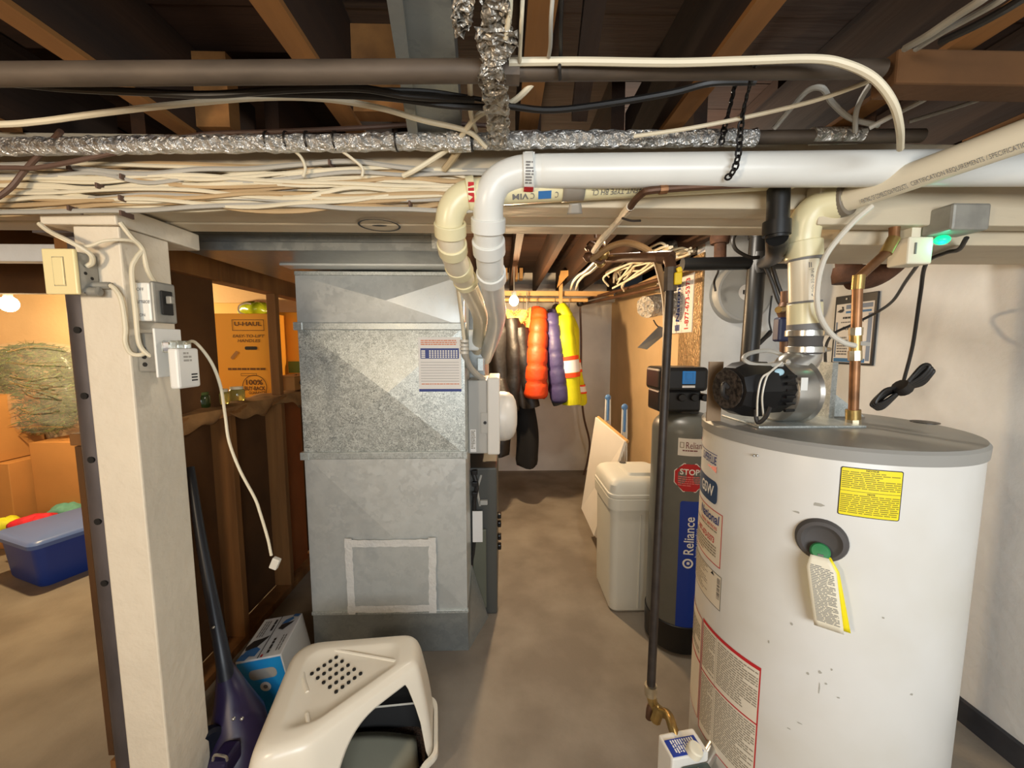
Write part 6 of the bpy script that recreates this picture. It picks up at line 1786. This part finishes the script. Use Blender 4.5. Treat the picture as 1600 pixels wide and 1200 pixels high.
MB().cyl(B_ - V((.02, 0, 0)), P(1440, 212, .945), .015, n=14).build('pipe', MAT['iron_dusty'], fp)
MB().tube([P(1268, 212, .945), P(1345, 211, .945)], .0185, 12, k=8, jit=.1).build('foil_patch', MAT['foil_dull'], fp, sharp=85)
MB().tube([P(700, 222, .935), P(735, 220, .935)], .022, 12, k=10, jit=.12).build('foil_patch', MAT['foil'], fp, sharp=85)
for px in (450, 420, 482, 525, 620, 738):
    q = P(px, 221, .945); MB().pipe(q - V((.002, 0, 0)), q + V((.002, 0, 0)), .0212, .019, 14).build('tie_wire', MAT['cable_black'], fp)
# crumpled foil hanging from the joists
hf = thing('hanging_foil', 'torn crumpled foil sleeve hanging from the joists onto the foil pipe', 'foil', P(778, 232, .93))
def crumple(pts, rads, name='foil_sleeve', n=16, k=8, sq=.6):
    c = catmull([P(*q) for q in pts], k)
    m = len(c)
    loops = []
    for i, p in enumerate(c):
        t_ = i / (m - 1) * (len(rads) - 1)
        i0 = min(int(t_), len(rads) - 2)
        r = rads[i0] + (rads[i0 + 1] - rads[i0]) * (t_ - i0)
        loops.append([p + V((math.cos(2 * PI * j / n) * r * rr.uniform(.72, 1.2), math.sin(2 * PI * j / n) * r * sq * rr.uniform(.7, 1.2), rr.uniform(-.006, .006))) for j in range(n)])
    return MB().loft(loops).build(name, MAT['foil_dull'], hf, smooth=False)
crumple([(773, -40, .52), (774, 10, .56), (778, 50, .60)], [.018, .019, .020])
MB().tube([P(797, -20, .55), P(796, 20, .57), P(790, 60, .60)], .004, 6).build('wire', MAT['cable_white'], hf)
crumple([(775, 55, .60), (776, 75, .62), (770, 100, .64), (767, 118, .65)], [.030, .026, .016, .016])
crumple([(768, 115, .655), (773, 140, .70), (776, 170, .78), (778, 200, .86), (779, 228, .92)], [.022, .021, .024, .022, .020])
hf2 = thing('foil_scrap', 'small crumpled foil scrap dangling from the ceiling', 'foil', P(722, 55, .58))
hf_keep = hf; hf = hf2
crumple([(729, -20, .54), (724, 10, .56), (721, 35, .58), (718, 54, .60)], [.010, .013, .014, .006], n=12)
hf = hf_keep

# chain hanging by the thick white pipe
def chain(label, pts, n):
    t = thing('chain', label, 'chain', P(*pts[-1]))
    c = catmull([P(*q) for q in pts], 10)
    L = [0]
    for a, b in zip(c, c[1:]): L.append(L[-1] + (b - a).length)
    def at(s):
        for i in range(len(c) - 1):
            if L[i + 1] >= s: return c[i].lerp(c[i + 1], (s - L[i]) / max(L[i + 1] - L[i], 1e-6))
        return c[-1]
    for i in range(n):
        s0, s1 = L[-1] * i / n, L[-1] * (i + 1) / n
        p, q = at(s0), at(s1)
        ax = (q - p); ln = ax.length; ax.normalize()
        sd_ = ax.cross(V((0, 1, 0))).normalized() if i % 2 else ax.cross(V((1, .3, 0))).normalized()
        cc_ = (p + q) / 2
        pts2 = [cc_ + ax * (ln * .68 * math.cos(2 * PI * k_ / 10)) + sd_ * (.0058 * math.sin(2 * PI * k_ / 10)) for k_ in range(11)]
        MB().tube(pts2, .0022, 6, k=1, smooth=False).build('link', MAT['chain'], t)
chain('long black chain hanging from the gas pipe round the thick white pipe', [(1180, 92, .66), (1172, 130, .76), (1160, 180, .84), (1156, 215, .86), (1153, 245, .865), (1146, 268, .87), (1135, 279, .89)], 26)
chain('short black chain behind the long one', [(1150, 125, .80), (1140, 170, .86), (1134, 190, .90), (1127, 224, .90)], 14)

# ================================================================== IN FRONT: LITTER BOX, CARTON, VACUUM
ZT = .44
CN = [PZ(388, 1188, ZT), PZ(465, 1003, ZT), PZ(653, 988, ZT), PZ(650, 1034, ZT), PZ(478, 1160, ZT)]   # hood corners: front, back, back, front, front
CEN = sum(CN, V()) / 5
lb = thing('litter_box', 'cream covered corner litter box with vent holes and an arched opening', 'litter box', (CEN.x, CEN.y, 0))
RC = [.07, .09, .06, .018, .03]
NS = [10, 12, 8, 48, 10]
def outline(grow, z, k=1.0):
    """rounded five-cornered loop; edge 3 (corner 3 to corner 4) carries the opening"""
    Q = []
    for i in range(5):
        e0 = (CN[i] - CN[i - 1]).normalized(); e1 = (CN[(i + 1) % 5] - CN[i]).normalized()
        n0 = V((-e0.y, e0.x, 0)); n1 = V((-e1.y, e1.x, 0))
        bis = (n0 + n1).normalized()
        if bis.dot(CN[i] - CEN) < 0: bis = -bis
        Q.append(CN[i] + bis * (grow / max(.5, abs(bis.dot(n0)))))
    arcs = []
    for i in range(5):
        p = Q[i]; d0 = Q[i - 1] - p; d1 = Q[(i + 1) % 5] - p
        d = min(RC[i] * k, d0.length * .42, d1.length * .42)
        a, b = p + d0.normalized() * d, p + d1.normalized() * d
        arcs.append([a * (1 - t) ** 2 + p * (2 * t * (1 - t)) + b * t * t for t in [q / 8 for q in range(9)]])
    res = []
    for i in range(5):
        res += [(q, None) for q in arcs[i]]
        a, b = arcs[i][-1], arcs[(i + 1) % 5][0]
        for q in range(1, NS[i]):
            res.append((a.lerp(b, q / NS[i]), q / NS[i] if i == 3 else None))
    return [V((q.x, q.y, z)) for q, s in res], [s for q, s in res]
_, SV = outline(0, 0)
NL = len(SV)
zz_ = [.115, .16, .22, .28, .34, .385, .41, .43, ZT]
gg_ = [.050, .048, .042, .034, .024, .016, .010, .003, -.010]
loops = [outline(g_, z_)[0] for g_, z_ in zip(gg_, zz_)]
def hole_h(s):
    """height of the opening at position s along the front edge (0 by the passage, 1 towards the post)"""
    if s is None or s < .02 or s > .98: return None
    q = (s - .02) / .96
    return .115 + .285 * (min(1, q / .10) ** .5) * (1 - max(0, (q - .3) / .7) ** 3.5) ** .6
def at_level(i, z):
    for k in range(len(zz_) - 1):
        if zz_[k + 1] >= z:
            t_ = (z - zz_[k]) / (zz_[k + 1] - zz_[k])
            return loops[k][i].lerp(loops[k + 1][i], max(0, min(1, t_)))
    return loops[-1][i]
R_ = 12
grid = []
for i in range(NL):
    h_ = hole_h(SV[i])
    zlo = h_ if h_ else zz_[0]
    grid.append([at_level(i, zlo + (ZT - zlo) * (1 - (1 - k / R_) ** 1.6)) for k in range(R_ + 1)])
mb = MB()
vs = [p for c_ in grid for p in c_]
fs = []
for i in range(NL):
    j = (i + 1) % NL
    for k in range(R_):
        fs.append((i * (R_ + 1) + k, j * (R_ + 1) + k, j * (R_ + 1) + k + 1, i * (R_ + 1) + k + 1))
mb.add(vs, fs)
top0 = [g_[-1] for g_ in grid]
def shrink(t_, dz):
    return [V((p.x + (CEN.x - p.x) * t_, p.y + (CEN.y - p.y) * t_, p.z + dz)) for p in top0]
tops = [top0, shrink(.05, .004), shrink(.20, .006), shrink(.26, .006), shrink(.30, .000), shrink(.6, .000), shrink(.985, .000)]
b0 = len(mb.v)
for lp in tops[1:]:
    mb.v.extend(lp)
idx = lambda l, i: (i * (R_ + 1) + R_) if l == 0 else b0 + (l - 1) * NL + i
for l in range(len(tops) - 1):
    for i in range(NL):
        j = (i + 1) % NL
        mb.f.append((idx(l, i), idx(l, j), idx(l + 1, j), idx(l + 1, i))); mb.m.append(0)
mb.f.append(tuple(idx(len(tops) - 1, i) for i in range(NL))); mb.m.append(0)
mb.build('hood', [MAT['litter'], MAT['dark_void']], lb, solid=.005, inner=1, sharp=60, recalc=True)  # inner faces near-black: shade inside the hood put into their colour
def dip(lp):
    out = []
    for p, s in zip(lp, SV):
        d = 0
        if s is not None and .06 < s < .95: d = .035 * math.sin(PI * (s - .06) / .89)
        out.append(V((p.x, p.y, max(.02, p.z - d) if p.z > .05 else p.z)))
    return out
O = lambda g_, z_: outline(g_, z_)[0]
MB().loft([O(.02, .0), O(.03, .012), dip(O(.05, .09)), dip(O(.064, .094)), dip(O(.068, .102)), dip(O(.066, .120)), dip(O(.053, .120)), dip(O(.042, .10)), O(.02, .02)]).build('tray', MAT['litter'], lb, sharp=50)
MB().loft([O(.016, .03), O(.040, .1005), O(.0555, .1165)], cap=False).build('inner_shade_liner', MAT['dark_void'], lb)  # dark sheet added to stand for the shade inside the tray
mb = MB(); mb.add(O(.022, .04), [tuple(range(NL))]); mb.build('litter_bed', MAT['grit'], lb, kind='stuff')
mb = MB()
mb.grid(lambda u, v: PZ(532 + 126 * u - 8 * v, 1225 - 82 * v + 26 * (u - .5) ** 2, .06 + .015 * math.sin(PI * u)), 10, 6)
mb.build('entry_flap', MAT['litter_floor'], lb, solid=.004)
# vent holes: 5 x 5 diamond
o_, ou, ov = PZ(613, 450 / 3.555 * 0 + 1026, ZT + .004), None, None
def hp(cx, cy): return PZ(350 + cx / 3.5556, 900 + cy / 3.5556, ZT + .0035)
p00, p40, p04 = hp(623, 450), hp(758, 540), hp(488, 540)
eu, ev_ = (p40 - p00) / 4, (p04 - p00) / 4
for i in range(5):
    for j in range(5):
        c = p00 + eu * i + ev_ * j
        MB().cyl(c + V((0, 0, -.006)), c + V((0, 0, .0006)), .0056, n=12).build('vent_hole', MAT['dark_void'], lb, smooth=False)
# moulded ridges on the top
for pts in (([(437, 470), (440, 560), (462, 640)]), ([(470, 430), (560, 402), (760, 432), (1010, 478)]), ([(460, 760), (470, 820), (478, 840)])):
    MB().tube([hp(*q) + V((0, 0, -.0045)) for q in pts], .006, 8).build('ridge', MAT['litter'], lb)

# blue and white carton tilted behind the litter box
lc = thing('pet_supply_box', 'blue and white carton with pet silhouettes and a hand hole leaning behind the litter box', 'box', P(420, 1060, 1.5))
q0, q1 = P(367, 1036, 1.44), P(439, 1022, 1.46)     # top edge of the blue end
q3, q2 = P(414, 968, 1.78), P(485, 954, 1.80)
q2 = q1 + (q3 - q0)       # far top edge
dn = V((.03, -.02, -.30)); 
dn = (P(386, 1100, 1.44) - q0).normalized() * .24
bot = [q0 + dn * 1.0, q1 + dn * 1.0, q2 + dn, q3 + dn]
MB().hexa([bot[0], bot[1], bot[2], bot[3], q0, q1, q2, q3]).build('carton', MAT['box_white'], lc, smooth=False, bevel=.003)
Ue = (q1 - q0); We = Ue.length; Ue.normalize(); De = dn.normalized(); Ne = Ue.cross(-De).normalized()
if Ne.y > 0: Ne = -Ne
mpe = lambda u, v, off=0: q0 + Ue * u + De * v + Ne * off
HE = .24
mb = MB(); patch(mb, mpe, .004, We - .004, .006, HE, .002, 0, 2); mb.build('end_panel', MAT['blue'], lc, smooth=False, label='bright blue end panel')
mb = MB(); patch(mb, mpe, We * .22, We * .82, HE * .18, HE * .36, .0026, .018, 10); mb.build('hand_hole', MAT['cover_grey'], lc, smooth=False)
mb = MB()
n = 16; mb.add([mpe(We * .5, HE * .5, .0028)] + [mpe(We * .5 + .02 * math.cos(2 * PI * i / n), HE * .5 + .02 * math.sin(2 * PI * i / n), .0028) for i in range(n)], [(0, 1 + i, 1 + (i + 1) % n) for i in range(n)], 0)
mb.add([mpe(We * .5, HE * .5, .0032)] + [mpe(We * .5 + .009 * math.cos(2 * PI * i / 6), HE * .5 + .009 * math.sin(2 * PI * i / 6), .0032) for i in range(6)], [(0, 1 + i, 1 + (i + 1) % 6) for i in range(6)], 1)
mb.build('recycle_mark', [MAT['paper'], MAT['print_grey']], lc, smooth=False, kind='stuff')
Ft = (q3 - q0); Lt = Ft.length; Ft.normalize(); Nt = Ue.cross(Ft).normalized()
if Nt.z < 0: Nt = -Nt
mpt = lambda u, v, off=0: q0 + Ue * (We * u) + Ft * (Lt * v) + Nt * off
mb = MB()
patch(mb, mpt, .47, .49, .0, 1, .0015, 0, 1, 0)
def sil(pts, mi): mb.add([mpt(u, v, .0016) for u, v in pts], [tuple(range(len(pts)))], mi)
sil([(.05, .12), (.38, .06), (.42, .2), (.3, .26), (.1, .22)], 1); sil([(.02, .3), (.06, .22), (.3, .26), (.42, .42), (.46, .5), (.3, .45), (.12, .42)], 0); sil([(0, .02), (.2, .0), (.26, .1), (.04, .14)], 1)
sil([(.56, .64), (.7, .6), (.86, .74), (.9, .8), (.72, .76), (.6, .74)], 0); sil([(.58, .76), (.74, .77), (.86, .86), (.8, .92), (.64, .86)], 1); sil([(.78, .94), (.94, .9), (.98, .97), (.82, 1.0)], 1)
mrot = lambda u, v, off=0: mpt(u, v, off)
lines(mb, lambda u, v, off: mpt(v, u, off), .08, .40, .60, .68, .07, .0018, 0, .8, None, .05); lines(mb, lambda u, v, off: mpt(v, u, off), .62, .92, .34, .42, .07, .0018, 0, .8, None, .05)
lines(mb, lambda u, v, off: mpt(v, u, off), .1, .45, .74, .9, .06, .0018, 2, .5, None, .03); lines(mb, lambda u, v, off: mpt(v, u, off), .5, .9, .06, .26, .06, .0018, 2, .5, None, .03)
sil([(.52, .02), (.57, .01), (.58, .06), (.53, .07)], 3)
mb.build('print', [MAT['print_black'], MAT['sil_blue'], MAT['print_grey'], MAT['print_red']], lc, smooth=False, kind='stuff')
# carton rests on a dark crate so that it is supported
# purple upright vacuum between the post and the litter box
vc_ = thing('upright_vacuum', 'dark purple upright vacuum cleaner with a wheel beside the timber post', 'vacuum cleaner', P(350, 1180, 1.2))
MB().tube([P(297, 730, 1.5), P(312, 830, 1.44), P(330, 930, 1.38), P(347, 1020, 1.32), P(354, 1060, 1.30)], lambda t: .014 + .012 * t, 12).build('handle', MAT['vac_dark'], vc_)
b0_ = P(356, 1060, 1.28)
MB().loft([[p + V((random.uniform(0, 0), 0, 0)) for p in MB().ring(c, ax_, r_, 16)] for c, ax_, r_ in (
    (P(352, 1040, 1.32), (0, -.3, -1), .026), (P(362, 1080, 1.30), (0.2, -.2, -1), .050), (P(372, 1120, 1.28), (.1, -.1, -1), .080), (P(372, 1165, 1.24), (0, 0, -1), .10), (P(372, 1230, 1.22), (0, 0, -1), .11), (V((P(372, 1230, 1.22).x, 1.22, .03)), (0, 0, -1), .11))]).build('body', MAT['purple'], vc_, sharp=60)
wc = P(318, 1172, 1.17)
MB().lathe([(.001, -.018), (.05, -.018), (.062, -.012), (.062, .012), (.05, .018), (.02, .012), (.001, .012)], wc, (1, -.35, 0), 28).build('wheel', MAT['vac_dark'], vc_)
MB().box(P(345, 1198, 1.13) - V((.028, .02, .03)), P(345, 1198, 1.13) + V((.028, .06, .03))).build('latch_cover', MAT['purple'], vc_, smooth=False, bevel=.01)
MB().tube([P(333, 1188, 1.105), P(336, 1180, 1.10), P(352, 1182, 1.10), P(355, 1188, 1.105)], .004, 6).build('trim_bar', MAT['steel'], vc_)
for px in (365, 378):
    MB().ball(P(px, 1123, 1.19), .006, nu=8, nv=6).build('button', MAT['steel'], vc_)
q = P(340, 974, 1.34); MB().ball(q + V((0, -.02, 0)), .005, nu=8, nv=6).build('button', MAT['steel'], vc_)
